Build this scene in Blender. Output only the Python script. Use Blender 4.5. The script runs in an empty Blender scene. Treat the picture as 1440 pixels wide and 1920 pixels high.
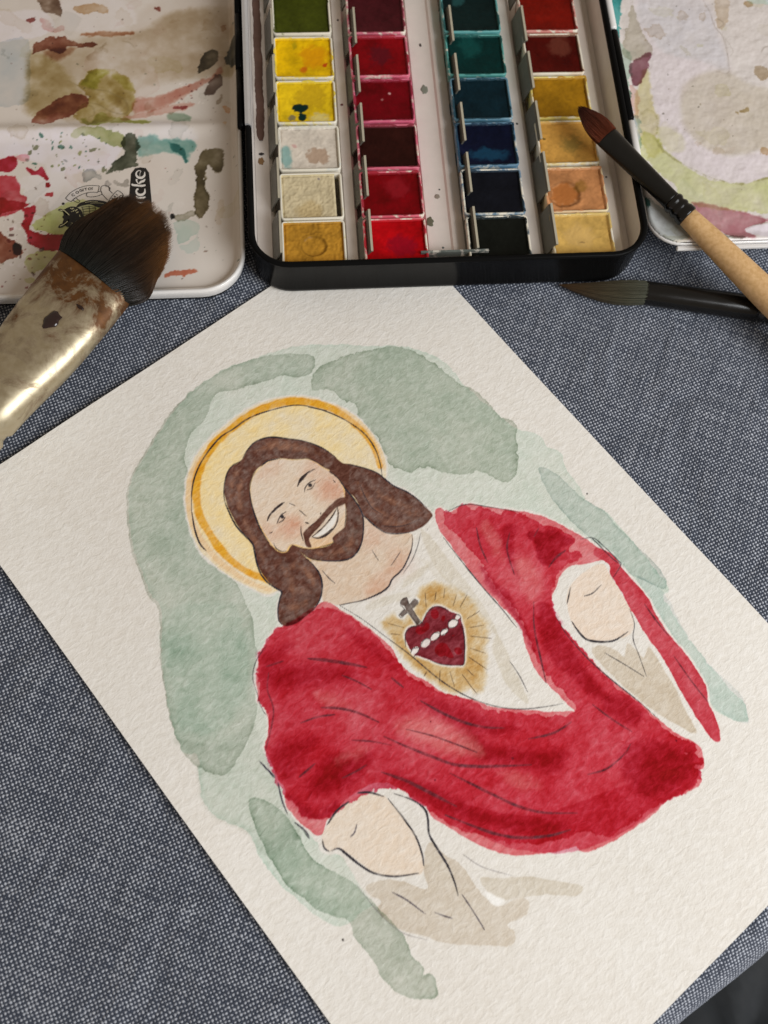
import bpy, bmesh, math, random
import numpy as np

# ------------------------------------------------------------------ camera, light, exposure
scene = bpy.context.scene
from mathutils import Matrix, Vector
MM = 0.001                       # everything below is written in millimetres

cam_data = bpy.data.cameras.new("camera")
cam = bpy.data.objects.new("camera", cam_data)
scene.collection.objects.link(cam)
scene.camera = cam
cam_data.sensor_fit = 'VERTICAL'
cam_data.sensor_height = 24.0
cam_data.sensor_width = 18.0
cam_data.lens = 24.0 * 1610.0 / 1920.0
cam_data.clip_start = 0.005
cam_data.clip_end = 20.0
cam.matrix_world = Matrix(((0.99607321, 0.05221905, -0.07149361, -0.01674999),
                           (-0.07096983, 0.95372942, -0.29217027, -0.06845157),
                           (0.05292871, 0.29609687, 0.95369030, 0.22343681),
                           (0, 0, 0, 1)))
cam_data.dof.use_dof = True
cam_data.dof.focus_distance = 0.235
cam_data.dof.aperture_fstop = 9.0

world = bpy.data.worlds.new("World")
scene.world = world
world.use_nodes = True
wbg = world.node_tree.nodes["Background"]
wbg.inputs[0].default_value = (1.0, 0.82, 0.63, 1)
wbg.inputs[1].default_value = 0.30

def area_light(name, loc, target, size, size_y, watts, color):
    d = bpy.data.lights.new(name, 'AREA')
    d.shape = 'RECTANGLE'; d.size = size; d.size_y = size_y
    d.energy = watts; d.color = color
    o = bpy.data.objects.new(name, d)
    scene.collection.objects.link(o)
    o.location = loc
    o.rotation_euler = (Vector(target) - Vector(loc)).to_track_quat('-Z', 'Y').to_euler()
    return o
# the window to the right of the table, a little in front of it
area_light("window_light", (0.56, -0.40, 0.54), (0.0, 0.0, 0.0), 0.55, 0.5, 8.3, (0.95, 0.975, 1.0))

scene.view_settings.view_transform = 'Standard'
scene.view_settings.look = 'None'
scene.view_settings.exposure = 0.0
scene.view_settings.gamma = 1.0
scene.render.resolution_x = 768
scene.render.resolution_y = 1024

# ------------------------------------------------------------------ helpers
rng = np.random.default_rng(7)
random.seed(5)
COL = scene.collection

def lin(c):
    c = np.asarray(c, float) / 255.0
    return np.where(c <= 0.04045, c / 12.92, ((c + 0.055) / 1.055) ** 2.4)

def link(name, me, parent=None):
    o = bpy.data.objects.new(name, me)
    COL.objects.link(o)
    if parent is not None:
        o.parent = parent
    return o

def tag(o, label=None, category=None, group=None, kind=None):
    if label: o["label"] = label
    if category: o["category"] = category
    if group: o["group"] = group
    if kind: o["kind"] = kind
    return o

def empty(name, loc_mm, label, category, group=None):
    o = bpy.data.objects.new(name, None)
    COL.objects.link(o)
    o.empty_display_size = 0.01
    o.location = [c * MM for c in loc_mm]
    tag(o, label, category, group)
    return o

def make(name, verts, faces, mat, parent=None, smooth=True, col=None, uv=None, quads=None, origin=(0, 0, 0)):
    """one mesh object from millimetre vertices; faces a list, or quads an (n,4) int array"""
    v = (np.asarray(verts, float) - np.asarray(origin, float)) * MM
    me = bpy.data.meshes.new(name)
    if quads is not None:
        q = np.asarray(quads, np.int32)
        me.vertices.add(len(v)); me.vertices.foreach_set("co", v.astype(np.float32).ravel())
        me.loops.add(q.size); me.loops.foreach_set("vertex_index", q.ravel())
        me.polygons.add(len(q))
        me.polygons.foreach_set("loop_start", np.arange(0, q.size, q.shape[1], dtype=np.int32))
        me.update(calc_edges=True)
    else:
        me.from_pydata([tuple(p) for p in v], [], [tuple(int(i) for i in f) for f in faces])
    me.validate()
    if smooth:
        me.polygons.foreach_set("use_smooth", np.ones(len(me.polygons), bool))
    if col is not None:
        a = me.color_attributes.new("Col", 'FLOAT_COLOR', 'POINT')
        rgba = np.ones((len(v), 4), np.float32); rgba[:, :3] = col
        a.data.foreach_set("color", rgba.ravel())
    if uv is not None:
        l = me.uv_layers.new(name="UVMap")
        idx = np.zeros(len(me.loops), np.int32); me.loops.foreach_get("vertex_index", idx)
        l.data.foreach_set("uv", np.asarray(uv, np.float32)[idx].ravel())
    if mat is not None:
        me.materials.append(mat)
    me.update()
    return link(name, me, parent)

def loft(loops, cap0=True, cap1=True, closed=True):
    """rings of equal length -> verts, faces"""
    n = len(loops[0]); V = []; F = []
    for lp in loops: V += [tuple(p) for p in lp]
    for i in range(len(loops) - 1):
        for j in range(n if closed else n - 1):
            k = (j + 1) % n
            F.append((i * n + j, i * n + k, (i + 1) * n + k, (i + 1) * n + j))
    if cap0: F.append(tuple(range(n))[::-1])
    if cap1: F.append(tuple(range((len(loops) - 1) * n, len(loops) * n)))
    return V, F

def rrect(x0, x1, y0, y1, r, z, inset=0.0, n=7):
    x0 += inset; x1 -= inset; y0 += inset; y1 -= inset; r = max(r - inset, 0.3)
    pts = []
    for cx, cy, a0 in ((x1 - r, y0 + r, -90), (x1 - r, y1 - r, 0), (x0 + r, y1 - r, 90), (x0 + r, y0 + r, 180)):
        for i in range(n + 1):
            a = math.radians(a0 + 90 * i / n)
            pts.append((cx + r * math.cos(a), cy + r * math.sin(a), z))
    return pts

def box(x0, x1, y0, y1, z0, z1, bev=0.0):
    if bev <= 0:
        V = [(x0, y0, z0), (x1, y0, z0), (x1, y1, z0), (x0, y1, z0), (x0, y0, z1), (x1, y0, z1), (x1, y1, z1), (x0, y1, z1)]
        return V, [(3, 2, 1, 0), (4, 5, 6, 7), (0, 1, 5, 4), (1, 2, 6, 5), (2, 3, 7, 6), (3, 0, 4, 7)]
    r = bev
    return loft([rrect(x0, x1, y0, y1, r, z0, r * .6, 2), rrect(x0, x1, y0, y1, r, z0 + r, 0, 2),
                 rrect(x0, x1, y0, y1, r, z1 - r, 0, 2), rrect(x0, x1, y0, y1, r, z1, r * .6, 2)])

def tube(path, rad, n=12, flat=None, caps=True):
    """rings along a path; rad a number, list, or list of (across, thick); z is kept as the thin axis"""
    P = np.asarray(path, float); L = []
    for i, p in enumerate(P):
        t = P[min(i + 1, len(P) - 1)] - P[max(i - 1, 0)]; t /= np.linalg.norm(t)
        s = np.cross(t, (0, 0, 1.0)); s /= np.linalg.norm(s); u = np.cross(s, t)
        r = rad[i] if isinstance(rad, (list, tuple, np.ndarray)) else rad
        a, b = (r if isinstance(r, (list, tuple, np.ndarray)) else (r, r))
        L.append([p + s * a * math.cos(w) + u * b * math.sin(w) for w in np.linspace(0, 2 * math.pi, n, endpoint=False)])
    return loft(L, caps, caps)

def join(parts):
    V = []; F = []
    for v, f in parts:
        o = len(V); V += list(v); F += [tuple(i + o for i in q) for q in f]
    return V, F

# ------------------------------------------------------------------ noise and painting on a grid (numpy)
def vnoise(shape, cell, seed):
    """smooth value noise in -1..1, cell in grid steps (a pair for stretched noise)"""
    ch, cw = cell if isinstance(cell, (tuple, list)) else (cell, cell)
    h, w = shape
    g = np.random.default_rng(seed).uniform(-1, 1, (int(h / ch) + 3, int(w / cw) + 3)).astype(np.float32)
    y = np.arange(h) / ch; x = np.arange(w) / cw
    yi = y.astype(int); xi = x.astype(int)
    fy = (y - yi).astype(np.float32); fx = (x - xi).astype(np.float32)
    fy = (fy * fy * (3 - 2 * fy))[:, None]; fx = (fx * fx * (3 - 2 * fx))[None, :]
    a = g[yi][:, xi]; b = g[yi][:, xi + 1]; c = g[yi + 1][:, xi]; d = g[yi + 1][:, xi + 1]
    return (a * (1 - fx) + b * fx) * (1 - fy) + (c * (1 - fx) + d * fx) * fy

def fbm(shape, cell, seed, octaves=4, gain=0.5):
    out = np.zeros(shape, np.float32); amp = 1.0; tot = 0
    for o in range(octaves):
        c = cell / (2 ** o)
        if c < 1.2: break
        out += amp * vnoise(shape, c, seed * 31 + o); tot += amp; amp *= gain
    return out / tot * 1.5

def sstep(a, b, x):
    t = np.clip((x - a) / (b - a), 0, 1)
    return t * t * (3 - 2 * t)

def spline(pts, closed, sub=6):
    P = np.asarray(pts, float); n = len(P)
    if n < 3: return P
    if closed:
        Q = [P[(i - 1) % n] for i in range(n)], P, [P[(i + 1) % n] for i in range(n)], [P[(i + 2) % n] for i in range(n)]
        segs = n
    else:
        E = np.vstack([2 * P[0] - P[1], P, 2 * P[-1] - P[-2]])
        Q = E[:-3], E[1:-2], E[2:-1], E[3:]; segs = n - 1
    out = []
    for i in range(segs):
        a, b, c, d = (np.asarray(q[i]) for q in Q)
        for k in range(sub):
            t = k / sub
            out.append(0.5 * ((2 * b) + (-a + c) * t + (2 * a - 5 * b + 4 * c - d) * t * t + (-a + 3 * b - 3 * c + d) * t ** 3))
    if not closed: out.append(P[-1])
    return np.array(out)

class Canvas:
    """a painted sheet: linear colour on a regular grid over x0..x1, y0..y1 (mm)"""
    def __init__(self, x0, x1, y0, y1, cell, paper, seed=1, ref=None):
        self.x0, self.y0, self.cell = x0, y0, cell
        self.w = int(round((x1 - x0) / cell)) + 1; self.h = int(round((y1 - y0) / cell)) + 1
        self.xs = x0 + np.arange(self.w) * (x1 - x0) / (self.w - 1)
        self.ys = y0 + np.arange(self.h) * (y1 - y0) / (self.h - 1)
        self.paper = lin(paper); self.ref = self.paper if ref is None else lin(ref); self.k = self.paper / self.ref
        self.img = np.ones((self.h, self.w, 3), np.float32) * self.paper
        self.part = np.zeros((self.h, self.w), np.int16); self.names = ['']
        s = (self.h, self.w); mm = 1.0 / cell
        self.n_edge = fbm(s, 1.9 * mm, seed + 1, 4, .75)
        self.n_edge2 = fbm(s, 7.0 * mm, seed + 2, 3)
        self.n_big = fbm(s, 14.0 * mm, seed + 3, 5)
        self.n_mid = fbm(s, 5.0 * mm, seed + 4, 5, .6)
        self.n_fine = fbm(s, 1.3 * mm, seed + 5, 3, .7)
    def pid(self, name):
        if name not in self.names: self.names.append(name)
        return self.names.index(name)
    def win(self, P, m):
        i0 = max(int((P[:, 0].min() - m - self.x0) / self.cell), 0); i1 = min(int((P[:, 0].max() + m - self.x0) / self.cell) + 2, self.w)
        j0 = max(int((P[:, 1].min() - m - self.y0) / self.cell), 0); j1 = min(int((P[:, 1].max() + m - self.y0) / self.cell) + 2, self.h)
        return j0, max(j1, j0), i0, max(i1, i0)
    def sdf(self, pts, smooth=True, margin=4.0):
        """signed distance (mm, negative inside) in the polygon's window"""
        P = spline(pts, True, 4) if smooth else np.asarray(pts, float)
        j0, j1, i0, i1 = self.win(P, margin)
        step = 2 if (j1 - j0) * (i1 - i0) > 20000 else 1
        js = np.arange(j0, j1 + step, step); iz = np.arange(i0, i1 + step, step)
        X = (self.x0 + iz * self.cell)[None, :].astype(np.float32); Y = (self.y0 + js * self.cell)[:, None].astype(np.float32)
        d2 = np.full((len(js), len(iz)), 1e9, np.float32); ins = np.zeros(d2.shape, bool)
        for a, b in zip(P, np.roll(P, -1, 0)):
            ex, ey = b - a; L2 = ex * ex + ey * ey
            if L2 < 1e-9: continue
            px = X - np.float32(a[0]); py = Y - np.float32(a[1])
            t = np.clip((px * np.float32(ex) + py * np.float32(ey)) / np.float32(L2), 0, 1)
            dx = px - t * np.float32(ex); dy = py - t * np.float32(ey)
            np.minimum(d2, dx * dx + dy * dy, out=d2)
            c = (Y >= a[1]) != (Y >= b[1])
            if abs(ey) > 1e-9:
                ins ^= c & (X < a[0] + (Y - a[1]) * ex / ey)
        d = np.sqrt(d2); d[ins] *= -1
        if step == 2:
            h, w = j1 - j0, i1 - i0
            up = np.empty((d.shape[0] * 2 - 1, d.shape[1] * 2 - 1), np.float32)
            up[::2, ::2] = d; up[1::2, ::2] = (d[:-1] + d[1:]) / 2
            up[:, 1::2] = (up[:, :-2:2] + up[:, 2::2]) / 2
            d = up[:h, :w]
        else:
            d = d[:j1 - j0, :i1 - i0]
        return d, (slice(j0, j1), slice(i0, i1))
    def cover(self, polys, grow=0.0, rough=0.0, soft=0.12, smooth=True):
        """0..1 mask of the union of polygons over the whole sheet"""
        m = np.zeros((self.h, self.w), np.float32)
        for p in polys:
            d, s = self.sdf(p, smooth)
            if d.size == 0: continue
            d = d - grow + rough * (self.n_edge[s] + .6 * self.n_edge2[s])
            m[s] = np.maximum(m[s], 1 - sstep(-soft, soft, d))
        return m
    def wash(self, pts, seen, density=1.0, rough=0.25, soft=0.14, edge=0.35, edge_w=0.55, var=0.3, mid=0.15,
             reserve=None, part=None, smooth=True, opaque=False, grain=0.05, fade=None, ref=None, grow=0.0):
        """a transparent wash: 'seen' is the colour it shows at density 1 on bare paper"""
        if isinstance(pts[0][0], (tuple, list)):      # several outlines painted in one go
            d = np.full((self.h, self.w), 3.9, np.float32); s = (slice(0, self.h), slice(0, self.w))
            for p in pts:
                dd, ss = self.sdf(p, smooth); d[ss] = np.minimum(d[ss], dd)
        else:
            d, s = self.sdf(pts, smooth)
        if d.size == 0: return
        d = d - grow + rough * (self.n_edge[s] + .8 * self.n_edge2[s])
        c = 1 - sstep(-soft, soft, d)
        if reserve is not None: c = c * (1 - reserve[s])
        den = density * (1 + var * self.n_big[s] + mid * self.n_mid[s] + grain * self.n_fine[s])
        den = den + edge * (0.7 * np.exp(np.minimum(d, 0) / edge_w) + 0.9 * np.exp(np.minimum(d, 0) / .36)) * np.clip(0.7 + 0.8 * self.n_edge2[s], .1, 2)
        if fade is not None:       # (x, y, radius, amount): paint lifted or pooled round a point
            XX = self.xs[s[1]][None, :]; YY = self.ys[s[0]][:, None]
            for fx, fy, fr, fa in fade:
                den = den * (1 + fa * np.exp(-((XX - fx) ** 2 + (YY - fy) ** 2) / (fr * fr)))
        den = np.clip(den, 0, 4) * c
        if opaque:
            k = np.clip(den, 0, 1)[..., None]
            self.img[s] = self.img[s] * (1 - k) + lin(seen) * self.k * k
        else:
            T = np.clip(lin(seen) / (self.ref if ref is None else lin(ref)), 1e-3, 1.2)
            self.img[s] = self.img[s] * np.exp(np.log(T)[None, None, :] * den[..., None])
        if part: 
            pm = self.part[s]; pm[c > 0.45] = self.pid(part)
    def dist_line(self, P, width):
        j0, j1, i0, i1 = self.win(P, width + 1.0)
        d = np.full((j1 - j0, i1 - i0), 99., np.float32); tt = np.zeros_like(d)
        n = len(P) - 1
        for k in range(n):
            a, b = P[k], P[k + 1]
            q = np.array([a, b]); a0, a1, b0, b1 = self.win(q, width + 1.0)
            if a1 <= a0 or b1 <= b0: continue
            X = self.xs[b0:b1][None, :]; Y = self.ys[a0:a1][:, None]
            ex, ey = b - a; L2 = max(ex * ex + ey * ey, 1e-9)
            t = np.clip(((X - a[0]) * ex + (Y - a[1]) * ey) / L2, 0, 1)
            dd = np.hypot(X - a[0] - t * ex, Y - a[1] - t * ey)
            w = (slice(a0 - j0, a1 - j0), slice(b0 - i0, b1 - i0))
            better = dd < d[w]
            tt[w] = np.where(better, (k + t) / n, tt[w]); d[w] = np.minimum(d[w], dd)
        return d, tt, (slice(j0, j1), slice(i0, i1))
    def line(self, pts, width=0.3, seen=(52, 46, 50), op=0.9, taper=0.6, soft=0.1, grain=0.25, part=None, wob=0.0):
        P = spline(pts, False, 6)
        d, t, s = self.dist_line(P, width + wob)
        if d.size == 0: return
        w = width / 2 * (1 - taper * np.abs(2 * t - 1) ** 3) * (1 + .25 * self.n_mid[s])
        if wob: d = d + wob * self.n_edge[s]
        c = (1 - sstep(w - soft, w + soft, d)) * np.clip(op * (1 + grain * self.n_fine[s] + .2 * self.n_mid[s]), 0, 1)
        k = c[..., None]
        self.img[s] = self.img[s] * (1 - k) + lin(seen) * self.k * k
        if part:
            pm = self.part[s]; pm[c > 0.4] = self.pid(part)
    def dots(self, n, x0, x1, y0, y1, rmin, rmax, cols, op=0.9, seed=3, part=None):
        r = np.random.default_rng(seed)
        for _ in range(n):
            x, y = r.uniform(x0, x1), r.uniform(y0, y1); rad = rmin + (rmax - rmin) * r.random() ** 3
            a = np.linspace(0, 2 * math.pi, 9, endpoint=False) + r.uniform(0, 1); e = r.uniform(.6, 1.5); th = r.uniform(0, 3)
            rr = rad * r.uniform(.75, 1.25, 9)
            px = rr * np.cos(a) * e; py = rr * np.sin(a) / e
            P = np.column_stack([x + px * math.cos(th) - py * math.sin(th), y + px * math.sin(th) + py * math.cos(th)])
            self.wash(P, cols[r.integers(len(cols))], density=op, rough=0.05, soft=.1, edge=.2, edge_w=.2, var=.1, part=part)

# ------------------------------------------------------------------ materials
def new_mat(name):
    m = bpy.data.materials.new(name); m.use_nodes = True
    nt = m.node_tree; b = nt.nodes["Principled BSDF"]
    return m, nt, b

def node(nt, kind, **kw):
    n = nt.nodes.new(kind)
    for k, v in kw.items():
        if k.startswith('i_'):
            key = k[2:]; key = int(key) if key.isdigit() else key
            n.inputs[key].default_value = v
        else: setattr(n, k, v)
    return n

def noise(nt, scale, detail=4, rough=0.55, coord='Object', stretch=None, dist=0.0):
    tc = node(nt, 'ShaderNodeTexCoord')
    t = node(nt, 'ShaderNodeTexNoise'); t.inputs['Scale'].default_value = scale
    t.inputs['Detail'].default_value = detail; t.inputs['Roughness'].default_value = rough; t.inputs['Distortion'].default_value = dist
    if stretch:
        mp = node(nt, 'ShaderNodeMapping'); mp.inputs['Scale'].default_value = stretch[0]; mp.inputs['Rotation'].default_value = stretch[1]
        nt.links.new(tc.outputs[coord], mp.inputs[0]); nt.links.new(mp.outputs[0], t.inputs[0])
    else:
        nt.links.new(tc.outputs[coord], t.inputs[0])
    return t

def ramp(nt, src, stops):
    r = node(nt, 'ShaderNodeValToRGB')
    e = r.color_ramp.elements
    while len(e) < len(stops): e.new(0.5)
    for el, (p, c) in zip(e, stops):
        el.position = p; el.color = (*c, 1) if len(c) == 3 else c
    nt.links.new(src, r.inputs[0]); return r

def mixc(nt, fac, a, b, mode='MIX'):
    m = node(nt, 'ShaderNodeMix', data_type='RGBA', blend_type=mode)
    for sock, v in ((m.inputs[0], fac), (m.inputs[6], a), (m.inputs[7], b)):
        if isinstance(v, (int, float)): sock.default_value = v
        elif isinstance(v, (tuple, list, np.ndarray)): sock.default_value = (*[float(q) for q in v[:3]], 1)
        else: nt.links.new(v, sock)
    return m.outputs[2]

def bump(nt, b, height, strength, dist=0.0002):
    n = node(nt, 'ShaderNodeBump'); n.inputs['Strength'].default_value = strength; n.inputs['Distance'].default_value = dist
    nt.links.new(height, n.inputs['Height']); nt.links.new(n.outputs[0], b.inputs['Normal']); return n

def plain(name, rgb, rough=0.5, metal=0.0, var=0.15, nscale=400, bmp=0.0, coat=0.0, spec=0.5, ior=None):
    m, nt, b = new_mat(name)
    t = noise(nt, nscale, 5)
    c = lin(rgb)
    nt.links.new(mixc(nt, t.outputs[0], c * (1 - var), np.clip(c * (1 + var), 0, 1)), b.inputs['Base Color'])
    r = ramp(nt, noise(nt, nscale * .4, 4).outputs[0], [(.3, (rough * .8,) * 3), (.7, (min(rough * 1.25, 1),) * 3)])
    nt.links.new(r.outputs[0], b.inputs['Roughness'])
    b.inputs['Metallic'].default_value = metal
    b.inputs['Coat Weight'].default_value = coat
    b.inputs['Specular IOR Level'].default_value = spec
    if ior: b.inputs['IOR'].default_value = ior
    if bmp: bump(nt, b, t.outputs[0], bmp)
    return m

def attr_mat(name, rough=0.6, spec=0.4, bscale=600, bmp=0.3, coat=0.0, dist=0.0002, grain=0.0, metal=0.0):
    """colour from the painted grid, fine relief from noise"""
    m, nt, b = new_mat(name)
    a = node(nt, 'ShaderNodeAttribute', attribute_name="Col")
    src = a.outputs['Color']
    t = noise(nt, bscale, 4, .6)
    if grain:
        src = mixc(nt, grain, src, ramp(nt, t.outputs[0], [(.3, (.2,) * 3), (.7, (1., 1., 1.))]).outputs[0], 'MULTIPLY')
    nt.links.new(src, b.inputs['Base Color'])
    b.inputs['Roughness'].default_value = rough; b.inputs['Specular IOR Level'].default_value = spec
    b.inputs['Coat Weight'].default_value = coat; b.inputs['Coat Roughness'].default_value = .25
    b.inputs['Metallic'].default_value = metal
    if bmp: bump(nt, b, t.outputs[0], bmp, dist)
    return m

def paper_material():
    m, nt, b = new_mat("watercolour_paper")
    a = node(nt, 'ShaderNodeAttribute', attribute_name="Col")
    t1 = noise(nt, 820, 3, .6, stretch=((0.55, 1.0, 1), (0, 0, math.radians(14))), dist=.5)
    t2 = noise(nt, 1500, 3, .6)
    h = node(nt, 'ShaderNodeMath', operation='MULTIPLY_ADD'); h.inputs[1].default_value = 0.35
    nt.links.new(t2.outputs[0], h.inputs[0]); nt.links.new(t1.outputs[0], h.inputs[2])
    # pigment settles in the pits of the grain: darker where the sheet is low
    gm = node(nt, 'ShaderNodeMath', operation='MULTIPLY_ADD'); gm.inputs[1].default_value = -1.05; gm.inputs[2].default_value = 1.525
    nt.links.new(t1.outputs[0], gm.inputs[0])
    gn = node(nt, 'ShaderNodeGamma'); nt.links.new(a.outputs['Color'], gn.inputs[0]); nt.links.new(gm.outputs[0], gn.inputs[1])
    nt.links.new(gn.outputs[0], b.inputs['Base Color'])
    b.inputs['Roughness'].default_value = 0.92; b.inputs['Specular IOR Level'].default_value = 0.15
    bump(nt, b, h.outputs[0], 0.46, 0.0004)
    return m

def cloth_material():
    """plain weave of dark blue warp and white weft, from the sheet's own UVs (mm)"""
    m, nt, b = new_mat("blue_weave")
    tc = node(nt, 'ShaderNodeTexCoord')
    # uneven threads: warp the coordinates a little
    wn = node(nt, 'ShaderNodeTexNoise'); wn.inputs['Scale'].default_value = 0.22; wn.inputs['Detail'].default_value = 3
    nt.links.new(tc.outputs['UV'], wn.inputs[0])
    sub = node(nt, 'ShaderNodeVectorMath', operation='SUBTRACT'); sub.inputs[1].default_value = (.5, .5, .5)
    nt.links.new(wn.outputs['Color'], sub.inputs[0])
    scl = node(nt, 'ShaderNodeVectorMath', operation='SCALE'); scl.inputs['Scale'].default_value = 0.9
    nt.links.new(sub.outputs[0], scl.inputs[0])
    add = node(nt, 'ShaderNodeVectorMath', operation='ADD')
    nt.links.new(tc.outputs['UV'], add.inputs[0]); nt.links.new(scl.outputs[0], add.inputs[1])
    wn2 = node(nt, 'ShaderNodeTexNoise'); wn2.inputs['Scale'].default_value = 0.9; wn2.inputs['Detail'].default_value = 2
    nt.links.new(tc.outputs['UV'], wn2.inputs[0])
    sub2 = node(nt, 'ShaderNodeVectorMath', operation='SUBTRACT'); sub2.inputs[1].default_value = (.5, .5, .5); nt.links.new(wn2.outputs['Color'], sub2.inputs[0])
    scl2 = node(nt, 'ShaderNodeVectorMath', operation='SCALE'); scl2.inputs['Scale'].default_value = 0.42; nt.links.new(sub2.outputs[0], scl2.inputs[0])
    add2 = node(nt, 'ShaderNodeVectorMath', operation='ADD'); nt.links.new(add.outputs[0], add2.inputs[0]); nt.links.new(scl2.outputs[0], add2.inputs[1])
    sep = node(nt, 'ShaderNodeSeparateXYZ'); nt.links.new(add2.outputs[0], sep.inputs[0])
    pitch = 0.64
    def sn(sock):
        k = node(nt, 'ShaderNodeMath', operation='MULTIPLY'); k.inputs[1].default_value = math.pi / pitch
        nt.links.new(sock, k.inputs[0]); s_ = node(nt, 'ShaderNodeMath', operation='SINE'); nt.links.new(k.outputs[0], s_.inputs[0]); return s_.outputs[0]
    pr = node(nt, 'ShaderNodeMath', operation='MULTIPLY'); nt.links.new(sn(sep.outputs[0]), pr.inputs[0]); nt.links.new(sn(sep.outputs[1]), pr.inputs[1])
    # thread-to-thread variation: noise stretched along each thread direction
    def streak(sx, sy, scale):
        mp = node(nt, 'ShaderNodeMapping'); mp.inputs['Scale'].default_value = (sx, sy, 1); nt.links.new(tc.outputs['UV'], mp.inputs[0])
        t = node(nt, 'ShaderNodeTexNoise'); t.inputs['Scale'].default_value = scale; t.inputs['Detail'].default_value = 2; nt.links.new(mp.outputs[0], t.inputs[0]); return t.outputs[0]
    s1 = streak(1.5, 0.07, 1.0); s2 = streak(0.06, 1.2, 1.0)
    sm = node(nt, 'ShaderNodeMath', operation='ADD'); nt.links.new(s1, sm.inputs[0]); nt.links.new(s2, sm.inputs[1])
    th = node(nt, 'ShaderNodeMath', operation='MULTIPLY_ADD'); th.inputs[1].default_value = 1.25; th.inputs[2].default_value = -1.27
    nt.links.new(sm.outputs[0], th.inputs[0])
    pv = node(nt, 'ShaderNodeMath', operation='ADD'); nt.links.new(pr.outputs[0], pv.inputs[0]); nt.links.new(th.outputs[0], pv.inputs[1])
    dn = node(nt, 'ShaderNodeTexNoise'); dn.inputs['Scale'].default_value = 1.25; dn.inputs['Detail'].default_value = 3; nt.links.new(tc.outputs['UV'], dn.inputs[0])
    dm = node(nt, 'ShaderNodeMath', operation='MULTIPLY_ADD'); dm.inputs[1].default_value = 1.3; dm.inputs[2].default_value = -0.65; nt.links.new(dn.outputs[0], dm.inputs[0])
    pv2 = node(nt, 'ShaderNodeMath', operation='ADD'); nt.links.new(pv.outputs[0], pv2.inputs[0]); nt.links.new(dm.outputs[0], pv2.inputs[1]); pv = pv2
    mask = ramp(nt, pv.outputs[0], [(0.10, (0, 0, 0)), (0.75, (1, 1, 1))])
    fine = node(nt, 'ShaderNodeTexNoise'); fine.inputs['Scale'].default_value = 2.2; fine.inputs['Detail'].default_value = 3; nt.links.new(tc.outputs['UV'], fine.inputs[0])
    dark = mixc(nt, fine.outputs[0], lin((26, 30, 39)), lin((66, 73, 89)))
    lite = mixc(nt, fine.outputs[0], lin((132, 139, 153)), lin((220, 224, 232)))
    colr = mixc(nt, mask.outputs[0], dark, lite)
    nt.links.new(colr, b.inputs['Base Color'])
    b.inputs['Roughness'].default_value = 0.85; b.inputs['Specular IOR Level'].default_value = 0.2
    b.inputs['Sheen Weight'].default_value = 0.5; b.inputs['Sheen Tint'].default_value = (.75, .83, 1, 1)
    ab = node(nt, 'ShaderNodeMath', operation='ABSOLUTE'); nt.links.new(pr.outputs[0], ab.inputs[0])
    bw_ = bump(nt, b, ab.outputs[0], 0.6, 0.00025)
    # slack and soft creases of the cloth
    cr = node(nt, 'ShaderNodeTexNoise'); cr.inputs['Scale'].default_value = 0.035; cr.inputs['Detail'].default_value = 4; cr.inputs['Distortion'].default_value = 1.2
    nt.links.new(tc.outputs['UV'], cr.inputs[0])
    b2 = node(nt, 'ShaderNodeBump'); b2.inputs['Strength'].default_value = 0.5; b2.inputs['Distance'].default_value = 0.006
    nt.links.new(cr.outputs[0], b2.inputs['Height']); nt.links.new(b2.outputs[0], bw_.inputs['Normal'])
    return m

M_PAPER = paper_material()
M_CLOTH = cloth_material()
M_BLACK = plain("black_enamel", (17, 17, 17), 0.2, var=.1, nscale=200, ior=1.1)
M_GREY = plain("grey_enamel", (214, 206, 199), 0.5, var=.07, nscale=350)
M_CLIP = plain("clip_metal", (104, 102, 93), 0.42, metal=.3, var=.15, nscale=500)  # tone darkened: shading of the tabs against the tray is in the colour
M_CLIPLIP = plain("clip_edge", (190, 184, 165), 0.4, metal=.2, var=.12, nscale=700)
M_SILVER = plain("bright_metal", (205, 208, 214), 0.22, metal=1.0, var=.1)
M_WHITE = plain("white_enamel", (226, 224, 222), 0.25, var=.03, coat=.3)
M_LID = attr_mat("stained_enamel", .38, .45, 500, .12, coat=.15)
M_PANRIM = attr_mat("stained_plastic", .4, .45, 900, .1)
M_CAKE = attr_mat("paint_cake", .3, .07, 700, .12, dist=.0003)
M_INKBLACK = plain("printed_black", (24, 22, 22), .5, var=.1)
M_INKWHITE = plain("printed_white", (222, 216, 208), .5, var=.03)
M_DARK = plain("dark_floor", (16, 18, 20), .9, var=.3, nscale=40)

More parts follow.
